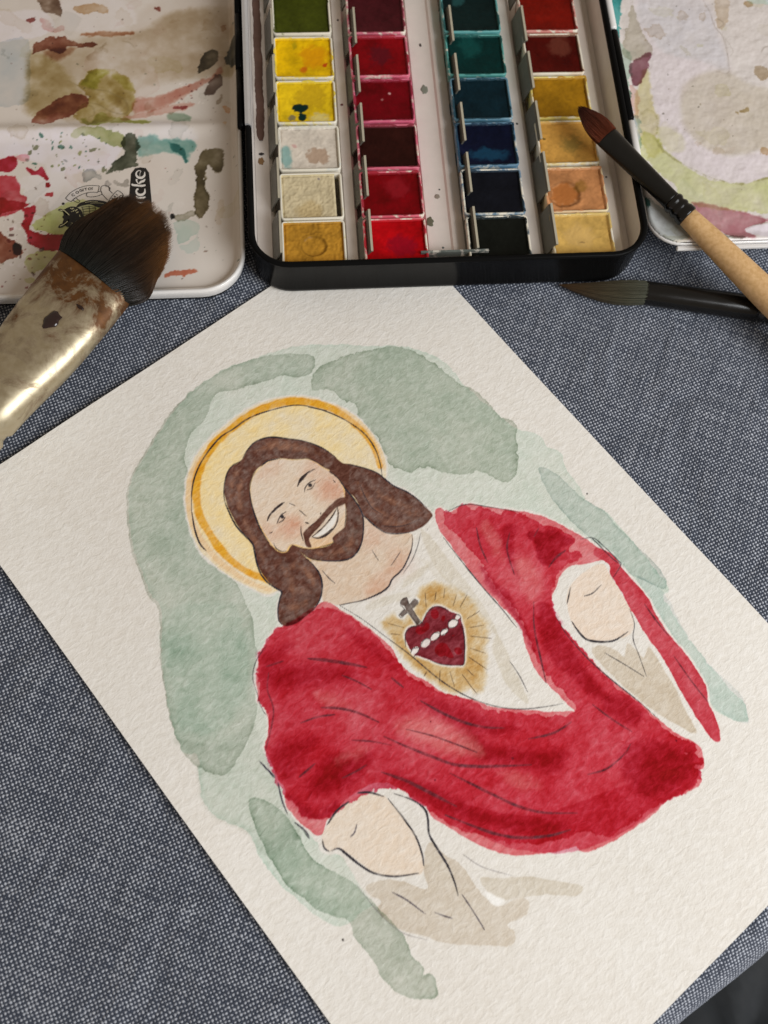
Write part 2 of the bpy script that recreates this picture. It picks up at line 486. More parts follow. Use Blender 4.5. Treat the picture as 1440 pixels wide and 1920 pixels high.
# ------------------------------------------------------------------ the setting: cloth over a table edge, dark floor below
def build_cloth():
    ex = np.array([0.854, 0.520]); nx = np.array([0.520, -0.854])     # along the table edge / outward over it
    prof = []                                                          # (outward, z, arc length)
    for n_ in np.linspace(-330, 133.5, 60): prof.append((n_, 0.0, n_))
    for a in np.linspace(0, math.pi / 2, 13)[1:]: prof.append((133.5 + 12 * math.sin(a), -12 + 12 * math.cos(a), 133.5 + 12 * a))
    for zz in np.linspace(-15, -120, 8): prof.append((145.5 + (-12 - zz) * .02, zz, 133.5 + 12 * math.pi / 2 + (-12 - zz)))
    es = np.linspace(-330, 330, 90)
    V = []; UV = []
    r = math.radians(34)
    for n_, z, s in prof:
        for e in es:
            x, y = ex * e + nx * n_
            wob = 0.0
            if n_ > 125: wob = 0.7 * math.sin(e * .043 + 1) + .4 * math.sin(e * .11)
            dz = -0.15 + 0.14 * math.sin(x * .05 + y * .03) * math.cos(y * .045 - 1)
            V.append((x + nx[0] * wob, y + nx[1] * wob, z + dz - (0.15 if z == 0 else 0)))
            UV.append((e * math.cos(r) - s * math.sin(r), e * math.sin(r) + s * math.cos(r)))
    m = len(es); Q = [(i * m + j, (i + 1) * m + j, (i + 1) * m + j + 1, i * m + j + 1) for i in range(len(prof) - 1) for j in range(m - 1)]
    o = make("tablecloth", V, None, M_CLOTH, quads=Q, uv=UV)
    return tag(o, "blue and white woven cloth covering the table and hanging over its edge", "tablecloth")
build_cloth()

V, F = box(-900, 900, -900, 900, -452, -450)
tag(make("floor", V, F, M_DARK, smooth=False), kind="structure")

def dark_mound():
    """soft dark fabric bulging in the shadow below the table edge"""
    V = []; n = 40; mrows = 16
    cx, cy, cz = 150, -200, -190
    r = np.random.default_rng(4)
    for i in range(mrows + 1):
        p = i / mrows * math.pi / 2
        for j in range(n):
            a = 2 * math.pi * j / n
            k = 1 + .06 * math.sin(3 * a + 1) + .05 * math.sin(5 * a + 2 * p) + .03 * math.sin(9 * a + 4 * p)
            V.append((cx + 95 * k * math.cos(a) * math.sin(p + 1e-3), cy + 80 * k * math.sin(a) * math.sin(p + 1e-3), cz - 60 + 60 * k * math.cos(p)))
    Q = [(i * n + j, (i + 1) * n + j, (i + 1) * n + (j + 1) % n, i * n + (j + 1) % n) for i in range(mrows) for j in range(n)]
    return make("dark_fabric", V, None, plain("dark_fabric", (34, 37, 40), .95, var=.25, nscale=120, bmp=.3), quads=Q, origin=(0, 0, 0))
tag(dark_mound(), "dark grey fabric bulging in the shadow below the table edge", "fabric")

# ------------------------------------------------------------------ the watercolour painting
PW, PH, PC = 148.0, 210.0, 0.22
painting = empty("watercolour_painting", (6.33, 95.58, 0.0),
                 "watercolour of a smiling haloed figure in a red robe on white paper", "painting")
painting.rotation_euler = (0, 0, math.radians(-144.63))

cv = Canvas(0, PW, 0, PH, PC, (231, 227, 220), seed=11, ref=(219, 210, 195))
# subtle toning of the bare sheet
cv.img *= (1 + 0.012 * cv.n_big[..., None] * np.array([0.6, 1.0, 1.4]))

HALO = [(98.41, 73), (101.42, 68.43), (103.82, 62.57), (105.05, 56.89), (105.56, 52.49), (104.55, 47.07), (102.19, 41.52), (98.59, 36.11), (95.27, 32.63), (90.14, 29.73), (84.95, 28.36), (77.9, 27.42), (70.81, 27.54), (64.64, 28.99), (59.43, 31.77), (55.06, 35.68), (51.64, 40.79), (49.47, 46.05), (48.64, 51.53), (49.04, 56.64), (50.02, 61.4), (52.6, 65.62), (56.85, 68.44), (67.45, 70.68), (81.23, 74.52), (91.15, 73.82)]
DISC = [(96.68, 71.17), (99.75, 66.2), (101.47, 61.21), (102.52, 55.28), (102.86, 50.63), (101.86, 45.51), (99.95, 41.06), (97.71, 37.56), (94.13, 34.3), (89.53, 31.77), (83.16, 29.77), (78.18, 29.74), (72.52, 29.82), (66.64, 31.62), (59.61, 34.87), (54.55, 40.7), (51.93, 46.78), (50.37, 53.21), (50.85, 58.39), (52.45, 62.62), (56.09, 67.51), (67.45, 70.68), (81.23, 74.52), (91.15, 73.82)]
HAIR_L = [(81.28, 38.36), (79.01, 37.27), (76.17, 36.61), (73.56, 37.05), (71.03, 38.39), (68.32, 41.05), (65.35, 44.16), (63.16, 47.51), (61.88, 50.46), (61.07, 54), (60.69, 56.54), (59.68, 58.3), (63.17, 61.9), (64.38, 59.67), (64.67, 56.27), (65.53, 54.32), (66.28, 51.48), (67.54, 49.27), (70.3, 47.48), (73.43, 44.62), (76.48, 43.23), (78.61, 43.34), (80.78, 43.52), (83.18, 44.78), (85.31, 46.86), (86.81, 49.4), (88.2, 52.63), (89.33, 56.03), (89.87, 58.64), (90.24, 60.78), (90.15, 63.15), (89.86, 65.01), (89.17, 66.34), (87.88, 66.89), (85.9, 66.18), (85.29, 68.36), (85, 71.31), (84.7, 74.24), (84.9, 77.06), (85.87, 79.24), (87.68, 81.32), (89.62, 82.69), (92.68, 83.71), (96.14, 83.81), (99.17, 83.38), (100.88, 81.99), (100.79, 80.06), (99.33, 77.77), (97.33, 75.89), (95.88, 74.73), (96.44, 72.52), (96.79, 69.29), (96.52, 65.95), (95.44, 62.64), (94.21, 60.63), (93.92, 57.23), (93.99, 53.53), (93.42, 49.7), (92.49, 46.13), (90.72, 42.57), (88.32, 40.08), (85.65, 38.41), (83.45, 38.55)]
HAIR_R = [(65.04, 55.97), (61.45, 54.47), (60.69, 56.54), (59, 58.2), (57.04, 61.03), (55.03, 64.54), (54.45, 67.54), (53.87, 70.54), (52.24, 73.72), (51.3, 76.99), (51.05, 80.32), (50.76, 83.17), (52.04, 84.02), (54.5, 84.41), (58.13, 83.67), (61.7, 81.43), (64.08, 79.23), (65.02, 76.02), (65.43, 73.22), (65.65, 71.5), (64.68, 68.24), (64.6, 65.17), (66.49, 64.92), (65.14, 62.86), (64.57, 60.28), (64.71, 57.82)]
BEARD = [(85.72, 66.09), (84.33, 68.23), (82.58, 70.05), (80.65, 71.29), (78.58, 72.34), (76.74, 72.6), (76.19, 71.39), (73.56, 71.17), (71.6, 71.08), (69.58, 69.3), (68.21, 67.29), (66.67, 64.78), (64.9, 64.8), (64.73, 66.82), (64.96, 68.95), (65.68, 71.17), (67.22, 73.65), (69.81, 76.49), (72.18, 78.25), (74.96, 78.92), (77.45, 78.25), (80.08, 76.44), (82.77, 73.98), (84.49, 71.77), (85.31, 69.13), (86.14, 67.38)]
TACHE = [(81.27, 65.63), (79.42, 65.27), (76.95, 65.09), (73.63, 64.59), (70.86, 64.07), (68.4, 63.96), (66.51, 64.72), (67.05, 65.85), (68.91, 65.49), (70.52, 65.28), (73.26, 65.76), (76.19, 66.5), (78.81, 66.86), (80.52, 67.2), (81.55, 67.84), (82.21, 69.74), (82.87, 68.73), (82, 66.87)]
TEETH = [(80.21, 67.76), (77.83, 67.7), (75.18, 67.3), (72.25, 66.56), (69.89, 65.53), (71.13, 67.46), (73.13, 68.94), (75.64, 69.51), (77.84, 69.34), (79.49, 68.7)]
FACE = [(78.61, 43.34), (76.11, 43.52), (73.43, 44.62), (70.3, 47.48), (67.54, 49.27), (66.28, 51.48), (65.53, 54.32), (64.74, 56.34), (64.38, 59.67), (65.21, 62.8), (66.76, 65.33), (69.51, 69.36), (71.64, 71.35), (76.95, 72.49), (82.63, 70.12), (85.73, 66.32), (88.05, 66.88), (89.22, 66.18), (89.9, 64.68), (90.1, 63.07), (89.81, 59.31), (89.15, 55.56), (88.09, 52.1), (86.81, 49.4), (85.16, 46.66), (82.33, 44.19)]
NECK = [(65.74, 71.62), (65.38, 73.89), (65.09, 76.09), (64.14, 79.31), (61.49, 81.91), (58.79, 83.94), (60.13, 86.05), (62.81, 88.16), (66.7, 89.74), (70.1, 90.12), (73.16, 91.11), (76.44, 90.83), (80.01, 90.07), (83.27, 88.39), (86.08, 86.88), (87.51, 85.08), (88.64, 82.89), (85.73, 79.35), (84.79, 76.55), (84.9, 71.56), (82.8, 74.02), (80.11, 76.48), (77.48, 78.28), (74.61, 79.08), (71.81, 78.23), (69.06, 75.86)]
ROBE_L = [(103.35, 81.73), (98.59, 82.29), (93.34, 82.79), (89.1, 83.61), (87.35, 85.53), (86.56, 88.67), (84.6, 94.41), (83.06, 100.6), (82.4, 104.82), (83.45, 108.27), (82.77, 112.21), (80.94, 116.91), (79.61, 121.19), (76.99, 124.92), (73.96, 129.13), (70.98, 133.38), (66.37, 137.71), (61.29, 142.48), (56.2, 147.27), (60.32, 153.48), (68.66, 169.44), (75.43, 171.22), (79.1, 169.79), (83.61, 167.5), (88.72, 164.13), (93.06, 159.95), (96.28, 155.4), (98.12, 151.11), (100, 145.89), (101.37, 142.19), (100.68, 140.17), (101.44, 137.31), (103.25, 132.84), (104.88, 129.1), (107.92, 127.05), (111.67, 125.9), (116.26, 125.83), (119.52, 126.08), (122.49, 127.14), (124.15, 128.09), (125.64, 127.88), (126.6, 124.47), (127.12, 121.27), (126.94, 117.61), (125.17, 114.63), (124.67, 110.71), (123.75, 106.81), (123.1, 103.55), (119.48, 100.39), (117.42, 96.66), (117.03, 93.07), (114.93, 89.26), (112.46, 86.49), (110.1, 84.39), (106.55, 82.82)]
ROBE_R = [(49.42, 82.69), (47.86, 83.35), (47.15, 85.67), (41.85, 86.75), (37.16, 91.47), (31.5, 97.34), (27.3, 102.84), (24.67, 108.06), (22.58, 113.82), (21.54, 118.51), (19.78, 122.62), (20.16, 125.76), (22.2, 122.59), (27.29, 119.65), (31.67, 117.48), (34.67, 117.72), (38, 119.37), (41.06, 121.2), (42.88, 123.8), (43.68, 127.38), (43.84, 132.35), (43.83, 138.13), (43.42, 145.06), (42.43, 151.52), (41.52, 156.99), (40.55, 163.33), (39.27, 168.33), (37.68, 172.03), (37.72, 174.39), (40.42, 177.59), (41.96, 177.16), (43.26, 179.77), (48.2, 178.86), (53.18, 176.9), (58.81, 177.18), (65.43, 176.24), (71.46, 174.78), (78.12, 172.13), (76.29, 164.35), (69.71, 153.34), (58, 146.82), (56.01, 146.72), (56.53, 144.04), (57.04, 138.04), (56.91, 132.33), (55.15, 126.44), (52.74, 121.88), (52.62, 116.87), (53.12, 110.56), (53.14, 103.65), (52.78, 96.2), (52.34, 89.48), (51.57, 85.65)]
ROBE_ARM = [(23.81, 119.39), (21.54, 118.51), (19.78, 122.62), (20.16, 125.76), (20.43, 130.86), (20.54, 136.78), (21.65, 140.17), (23.01, 146.64), (23.11, 152.4), (23.82, 158.49), (25.18, 163.98), (27.63, 166.74), (28.84, 170.64), (31.84, 175.27), (33.45, 174.3), (33.1, 170.29), (32.07, 164), (30.49, 157.89), (28.64, 150.44), (27.62, 142.92), (26.47, 137.03), (24.91, 130.65), (24.19, 126.13), (22.45, 123.91)]
TUNIC = [(84.3, 85.47), (77.54, 90.54), (65.52, 89.4), (59.07, 85.07), (54.94, 83.55), (50.12, 83.5), (52.34, 89.48), (53.14, 103.65), (52.62, 116.87), (55.15, 126.44), (57.04, 138.04), (56.01, 146.72), (64.6, 139.71), (72.63, 127.96), (77.66, 116.88), (78.36, 104.77), (80.42, 94.08)]
HAND_R = [(34.54, 118.64), (30.69, 118.43), (26.75, 120.11), (23.25, 121.78), (22.62, 124.04), (24.14, 126.3), (24.88, 130.71), (26.49, 137.11), (27.61, 142.96), (28.61, 150.47), (30.55, 157.91), (32.07, 163.94), (35.63, 170.57), (38.42, 167.5), (40.65, 162.51), (41.3, 156.81), (42.17, 151.28), (43.11, 144.85), (43.62, 137.88), (43.57, 132.14), (43.34, 127.31), (42.64, 123.66), (40.82, 121.31), (37.83, 119.44)]
HAND_L = [(122.13, 126.75), (117.58, 125.57), (112.05, 126.63), (107.42, 130), (105, 132.7), (102.42, 136.33), (101.37, 140.08), (104.1, 144.95), (105.41, 154.11), (104.17, 160.19), (102.18, 168.51), (111.27, 168.3), (118.8, 161.19), (123.26, 152.56), (123.89, 144.6), (122.9, 134.5), (125.68, 132.37), (125.93, 129.87)]

reserve = cv.cover([HALO, ROBE_R, ROBE_L, ROBE_ARM, TUNIC, HAND_R, HAIR_L, HAIR_R, NECK], grow=0.55, rough=0.35, soft=.25)
reserve = np.maximum(reserve, cv.cover([HAND_L], grow=.9, rough=.3, soft=.3))

# --- green ground washes
G_LIGHT = (200, 202, 184)
BG = [(60.16, 16.12), (50.99, 19.15), (42.99, 23.85), (32.24, 32.63), (22.99, 40.9), (18.41, 49.9), (18.4, 61.7), (16.75, 71.44), (15.83, 78.43), (11.61, 84.44), (12.61, 87.78), (10.58, 91.85), (12.67, 96.31), (13.18, 102.36), (14.43, 106.96), (12.42, 113.5), (12.78, 122.41), (13.58, 135.79), (15.05, 139.32), (17.23, 139.44), (18.53, 145.85), (19.8, 152.16), (20.34, 161.67), (20.76, 169.35), (20.22, 173.31), (23.37, 176.86), (26.93, 171.34), (27.27, 165.8), (20.55, 138.65), (21.86, 114.78), (39.83, 90.71), (66.59, 77.14), (98.23, 85.12), (106.48, 89.08), (122.98, 106.27), (123.78, 113.81), (127.08, 122.36), (125.84, 131.28), (123.13, 138.22), (122.17, 145.2), (122.44, 149.57), (126.12, 148.02), (133.53, 147.12), (136.33, 142.52), (138.45, 133.94), (139.62, 126.06), (137.88, 117.37), (139.62, 113.26), (141.92, 107.7), (141.04, 101.22), (136.64, 94.24), (139, 91.48), (136.3, 82.02), (130.95, 70.97), (122.84, 58.97), (122.46, 52.94), (119.42, 42.49), (114.12, 31.6), (108.06, 24.8), (97.32, 19.4), (82.7, 13.93), (69.31, 13.26)]
cv.wash(BG, G_LIGHT, .95, rough=.35, edge=.5, edge_w=.4, var=.25, mid=.15, reserve=reserve, part="green_wash", grain=.08)
BAND_L = [(47.21, 25.76), (50.28, 28.94), (53.62, 28.04), (57.24, 24.79), (60.57, 23.68), (65.25, 22.14), (70.84, 19.87), (75.07, 17.82), (78.77, 18.87), (82.28, 21.68), (87.57, 23.24), (91.44, 25.64), (94.49, 29.42), (95.89, 32.86), (99.51, 37.43), (102.37, 42.88), (104.43, 48.65), (105.34, 54.69), (104.36, 59.76), (103.73, 64.33), (104.94, 69.22), (105.8, 73.61), (107.46, 77.67), (111.17, 83.53), (116.63, 91.25), (123.2, 97.77), (130.72, 101.24), (134.4, 101.82), (137.36, 97.91), (138.64, 92.1), (136.25, 82.4), (130.84, 71.06), (123.11, 59.11), (122.57, 52.85), (119.52, 42.41), (114.23, 31.52), (107.89, 24.54), (97.14, 19.14), (85.63, 14.74), (77.74, 13.64), (70.82, 13.78), (64.39, 14.96), (56.5, 18.32), (51.14, 21.85)]
cv.wash(BAND_L, (174, 179, 159), .95, ref=G_LIGHT, grow=.45, rough=.3, soft=.09, edge=.9, edge_w=.6, var=.35, mid=.2, reserve=reserve, part="green_wash", grain=.1)
PATCH = [(51.73, 30.79), (47.65, 29.28), (38.23, 31.45), (29.01, 36.01), (24.08, 40.27), (20.88, 47.54), (19.73, 56.19), (16.75, 64.49), (16.67, 73.18), (14.85, 77.12), (18.06, 82.26), (23.34, 87.87), (27.65, 89.29), (30.16, 86.5), (32.6, 81.36), (37.19, 79.13), (43.31, 72.08), (48.58, 69.12), (50.96, 63.62), (48.65, 56.11), (49.53, 50.08), (47.06, 45.58), (48.84, 41.05), (49.47, 36.99), (53.23, 33.21)]
cv.wash(PATCH, (168, 174, 153), .95, ref=G_LIGHT, rough=.5, soft=.1, edge=.9, edge_w=.35, var=.2, mid=.15, reserve=reserve, part="green_wash", grain=.1)
STROKE_R = [(18.63, 91.2), (15.91, 95.37), (15.13, 104.42), (12.85, 111.79), (13.04, 119.49), (12.7, 126.55), (12.46, 133.84), (14.77, 138.42), (17.6, 134.64), (20.78, 126.4), (21.03, 117.76), (22.22, 108.26), (21.59, 99.29)]
cv.wash(STROKE_R, (176, 183, 166), .9, ref=G_LIGHT, rough=.25, soft=.1, edge=.7, edge_w=.4, reserve=reserve, part="green_wash")
TAIL_R = [(19.32, 131.18), (16.4, 138.61), (19.6, 151.96), (20.09, 162.42), (19.57, 171.73), (23.35, 177.22), (26.73, 171.15), (26.74, 165.88), (23.06, 151.34)]
cv.wash(TAIL_R, (185, 191, 175), .8, ref=G_LIGHT, rough=.3, edge=.4, edge_w=.4, reserve=reserve, part="green_wash")
STROKE_B = [(133.3, 110.68), (130.24, 113.63), (128.75, 119.21), (128.88, 125.12), (129.54, 130.52), (127.88, 136.27), (125.54, 142.23), (124.75, 147.86), (124.06, 153.53), (123.84, 157.78), (124.25, 161.48), (124.82, 163.01), (124.41, 166.54), (125.55, 167.57), (123.75, 168.92), (124.47, 171.64), (126.18, 173.03), (129.43, 170.6), (132.16, 166.51), (133.01, 162.25), (132.39, 157.21), (132.8, 151.25), (131.41, 147.55), (134.74, 142.72), (136.68, 137.42), (138.04, 131.32), (137.57, 125.03), (136.82, 120.59), (135.65, 115.57)]
cv.wash(STROKE_B, (168, 176, 156), .95, ref=(205, 206, 190), rough=.28, soft=.1, edge=.9, edge_w=.4, var=.3, mid=.2, part="green_wash", reserve=cv.cover([HAND_L, ROBE_L], grow=.4, soft=.3), grain=.1)
LOWER = [(139.03, 88.14), (130.63, 96.69), (122.42, 96.73), (124, 105.44), (125.8, 112.15), (127.07, 119.17), (129.32, 125.25), (137.46, 123.2), (137.66, 117.08), (139.87, 112.73), (141.9, 107.24), (141.04, 101.22), (136.86, 94.55)]
cv.wash(LOWER, (180, 184, 165), .55, ref=G_LIGHT, grow=.4, rough=.4, soft=.6, edge=.2, reserve=reserve)
BLOOM = [(122.5, 60.14), (109.07, 67.35), (108.95, 76.46), (119.24, 89.12), (131.15, 92.94), (135.76, 85.82), (131.92, 75.37)]
cv.wash(BLOOM, (196, 200, 182), .5, rough=.8, soft=1.5, edge=0, var=.5, reserve=reserve)

# --- halo
fig = cv.cover([FACE, NECK, HAIR_L, HAIR_R, BEARD], grow=-.25, soft=.2)
cv.wash(HALO, (230, 206, 162), .7, rough=.15, soft=.3, edge=.2, edge_w=.6, var=.3, part="halo", reserve=fig)
cv.wash(DISC, (232, 208, 146), .42, rough=.15, soft=.3, edge=.05, var=.7, mid=.5, part="halo", reserve=fig)
for p, w, op, c in (([(96.22, 70.11), (99.14, 65.39), (100.73, 60.21), (101.35, 54.61), (100.86, 49.27), (100.11, 44.67), (98.14, 40.24), (96.14, 37.29), (92.77, 33.85), (88.73, 31.63), (84.05, 30.01), (77.89, 29.34), (71.38, 29.27), (65.11, 30.56), (59.83, 33.24), (55.54, 37.25), (52.25, 42.5), (50.75, 48.11), (50.31, 54.05), (51.15, 58.94), (53.18, 63.61)], 2.3, .95, (221, 158, 44)),
                    ([(97.8, 72.2), (100.65, 67.41), (102.72, 61.07), (103.78, 55.15), (103.47, 48.67), (102.14, 43.06), (99.1, 37.97), (95.01, 33.61), (90.49, 31.17)], 1.5, .5, (224, 178, 120)),
                    ([(51.03, 41.92), (49.43, 48.34), (49.08, 54.38), (50.36, 60.35), (52.74, 64.89)], 1.2, .45, (228, 186, 130))):
    cv.line(p, w, c, op, taper=.25, soft=.3, grain=.12, part="halo", wob=.12)

# --- skin
SKIN = (211, 185, 157)
cv.wash(NECK, SKIN, .9, rough=.08, edge=.05, var=.25, mid=.2, part="neck")
cv.wash(FACE, (216, 191, 163), .85, rough=.08, edge=.04, var=.2, mid=.15, part="face")
def blush(c, rx, ry, seen, amt):
    a = np.linspace(0, 2 * math.pi, 14, endpoint=False)
    P = [(c[0] + rx * math.cos(t), c[1] + ry * math.sin(t)) for t in a]
    cv.wash(P, seen, amt, rough=.3, soft=min(rx, ry) * .9, edge=0, var=.3, mid=.3, grain=.25)
for p, rx, ry, amt in (([(82.98, 62.01)], 3.2, 2.6, .8), ([(67.75, 60.15)], 3.6, 4.0, .85), ([(77.56, 45.43)], 4.5, 2.2, .35), ([(67.42, 52.18)], 4.5, 2.0, .4),
                       ([(66.18, 78.16)], 4.5, 3.2, .55), ([(72.17, 89.06)], 6.5, 2.4, .45), ([(65.69, 87.67)], 3.0, 4.0, .4), ([(88.45, 59.78)], 2.0, 2.5, .4)):
    blush(p[0], rx, ry, (200, 146, 124), amt * .5)
cv.wash([(81.56, 68.01), (80.11, 68.38), (78.03, 69.44), (75.59, 70.04), (73.14, 69.54), (71.4, 68.47), (70.56, 68.52), (68.81, 67.44), (69.66, 69.24), (71.45, 70.89), (73.65, 71.29), (76.06, 71.37), (76.86, 72.38), (79.68, 71.52), (82.19, 69.93)], (226, 200, 164), .5, rough=.05, soft=.3, edge=0, part="face")
cv.wash(TEETH, (228, 219, 204), 1, grow=-.3, rough=.03, edge=0, var=.02, opaque=True, part="face", soft=.15)

# --- hair and beard: dense brown pencil-like paint
for P in (HAIR_L, HAIR_R, BEARD, TACHE):
    cv.wash(P, (93, 56, 43), .96, grow=.18 if P is TACHE else 0.0, rough=.10, soft=.2, edge=.06, edge_w=.5, var=.01, mid=.035, grain=.07, opaque=True, part="hair")
for p, op in (([(91.41, 46.99), (89.28, 43.71), (86.51, 41.51), (83.76, 40.53)], .35), ([(90.6, 50.11), (88.53, 46.17), (85.65, 43.45)], .45), ([(76.8, 39.01), (73.1, 40.32), (69.19, 43.73), (65.9, 47.93)], .4),
              ([(74.11, 38.55), (70.27, 41.26), (66.6, 45.77), (64.14, 50.28)], .25), ([(91.78, 52.85), (92.65, 57.04), (93.43, 61.85), (94.35, 65.31)], .35), ([(90.91, 70.45), (87.87, 71.69), (87.19, 75.22), (88.12, 78.61)], .4),
              ([(97.67, 78.53), (94.62, 80.4), (91.42, 80.65)], .3), ([(93.3, 75.04), (91.42, 77.73), (89.95, 79.49)], .25), ([(60.97, 63.64), (61.62, 68.16), (61.9, 72.93), (60.23, 76.75)], .3), ([(58.65, 66.74), (57.96, 71.07), (56.28, 74.91), (53.98, 77.99)], .35),
              ([(63.13, 74.44), (60.73, 78.82), (57.15, 81.06), (53.35, 81.6)], .3), ([(71.22, 74.14), (73.73, 75.79), (77.05, 75.56)], .35), ([(82.18, 71.76), (79.63, 74.4), (76.7, 75.84)], .3), ([(56.8, 77), (54.87, 79.78), (52.41, 80.49)], .3), ([(91.11, 68.5), (91.9, 73.22), (94, 77.41)], .25)):
    cv.line(p, 1.4, (150, 106, 82), op * 1.15, taper=.8, soft=.8, grain=.9, wob=.4)

# --- red robe: pale first wash, then a darker one with pooled pigment
R_PALE, R_RED = (204, 106, 106), (186, 52, 62)
cv.wash([ROBE_L, ROBE_R, ROBE_ARM], R_PALE, .95, rough=.22, edge=.1, edge_w=.4, var=.1, part="red_robe")
IN_L = [(103.24, 82.63), (98.49, 83.19), (93.44, 83.96), (89.65, 85.34), (87.87, 89.28), (85.61, 95.65), (84.27, 102.08), (84.06, 106.32), (84.16, 111.89), (82.53, 116.82), (80.21, 121.89), (77.6, 125.61), (74.9, 130.19), (71.92, 134.44), (67.52, 138.98), (62.54, 143.83), (55.65, 149.46), (59.69, 155.55), (69.61, 168.66), (75.76, 168.01), (81.43, 165.15), (87.43, 160.91), (92.28, 155.44), (96.57, 149.32), (99.38, 143.31), (100.9, 137.61), (102.7, 133.14), (105.33, 129.63), (108.74, 127.57), (112.86, 126.41), (117, 125.81), (120.2, 125.97), (122.76, 124.88), (124.24, 122.41), (124.51, 118.87), (124.85, 114.89), (124.37, 110.81), (123.56, 106.96), (122.94, 104.44), (119.73, 101.73), (116.37, 97.51), (116.44, 94.34), (114.06, 89.97), (111.26, 86.66), (108.12, 84.38)]
IN_R = [(47.82, 85.33), (46.22, 87.97), (43.25, 87.01), (42.37, 90.25), (39.05, 90.94), (37.18, 94.39), (33.33, 96.28), (31.54, 100.25), (30.19, 104.25), (26.6, 109.05), (24.96, 112.69), (29.06, 113.84), (27.22, 117.23), (32.76, 115.66), (36.98, 117), (41.02, 120.3), (43.82, 125.44), (44.29, 133.25), (44.76, 140.95), (44.19, 148.5), (43.16, 155.47), (42.01, 164.2), (40.06, 170.08), (38.85, 172.78), (42.74, 170.78), (39.66, 175.51), (42.68, 175.56), (42.26, 178.42), (47.98, 177.88), (55.07, 175.34), (63.86, 174.63), (71.81, 171.28), (74.57, 162.52), (68.66, 154.21), (57.92, 147.75), (53.93, 147.56), (55.09, 139.63), (54.23, 131.48), (51.7, 124.54), (49.69, 117.02), (49.73, 109.57), (48.81, 100.9), (48.43, 91.63), (49.23, 88.1)]
LOW = [(99.67, 138.55), (97.2, 147.86), (92.92, 156.99), (87.29, 164.52), (78.97, 171.1), (69.57, 174.74), (61.78, 176.35), (52.97, 177.08), (44.94, 178.73), (41.21, 175.08), (61.69, 166.59), (81.62, 158.32), (92.29, 146.27)]
cv.wash(LOW, (188, 62, 72), .75, ref=R_PALE, rough=.2, edge=.1, edge_w=.4, var=.3, part="red_robe")
p_lift = [(87.98, 126.16), (100.11, 111.57), (94.71, 128.37), (83.1, 134.81), (79.97, 148.1), (102.59, 97.7)]
fl = [(p_lift[0][0], p_lift[0][1], 6, -.8), (p_lift[1][0], p_lift[1][1], 7, -.35), (p_lift[2][0], p_lift[2][1], 6, -.3), (p_lift[3][0], p_lift[3][1], 5, -.3), (p_lift[4][0], p_lift[4][1], 6, -.25), (p_lift[5][0], p_lift[5][1], 6, -.2)]
p_pool = [(114.68, 118.03), (118.59, 107.25), (108.88, 92.59), (88.64, 103.41), (122.32, 119.95), (84.3, 127.62), (76, 148.32), (94.33, 143.03), (80.03, 160.04), (102.66, 126.4), (62.09, 148.91), (81.61, 114.76), (103.54, 133.2)]
fl += [(x, y, r_, a_) for (x, y), r_, a_ in zip(p_pool, (8, 6, 7, 8, 6, 8, 7, 7, 8, 6, 7, 5, 6), (.5, .4, .35, .25, .45, .3, .35, .35, .4, .25, .3, .3, .3))]

q = [(40.16, 109.73), (38.7, 99.4), (28.79, 109.24), (47.98, 125.73), (52.13, 138.51), (41.34, 173.28), (49.61, 169.86), (42.42, 115.44), (45.53, 109.19), (42.57, 98.24), (51.08, 151.62), (63.39, 158.54)]
fr = [(x, y, r_, a_) for (x, y), r_, a_ in zip(q, (4, 5, 5, 6, 6, 7, 6, 5, 5, 5, 6, 8), (-.5, .3, .7, .5, .3, .6, .3, -.3, -.45, .2, .2, -.1))]
cv.wash([IN_L, IN_R], R_RED, 1.05, ref=R_PALE, grow=.75, rough=.62, edge=.3, edge_w=.35, var=.3, mid=.16, part="red_robe", fade=fl + fr, grain=.14)
cv.wash(ROBE_ARM, (186, 62, 70), .85, ref=R_PALE, rough=.1, edge=.15, edge_w=.4, var=.25, mid=.2, part="red_robe")
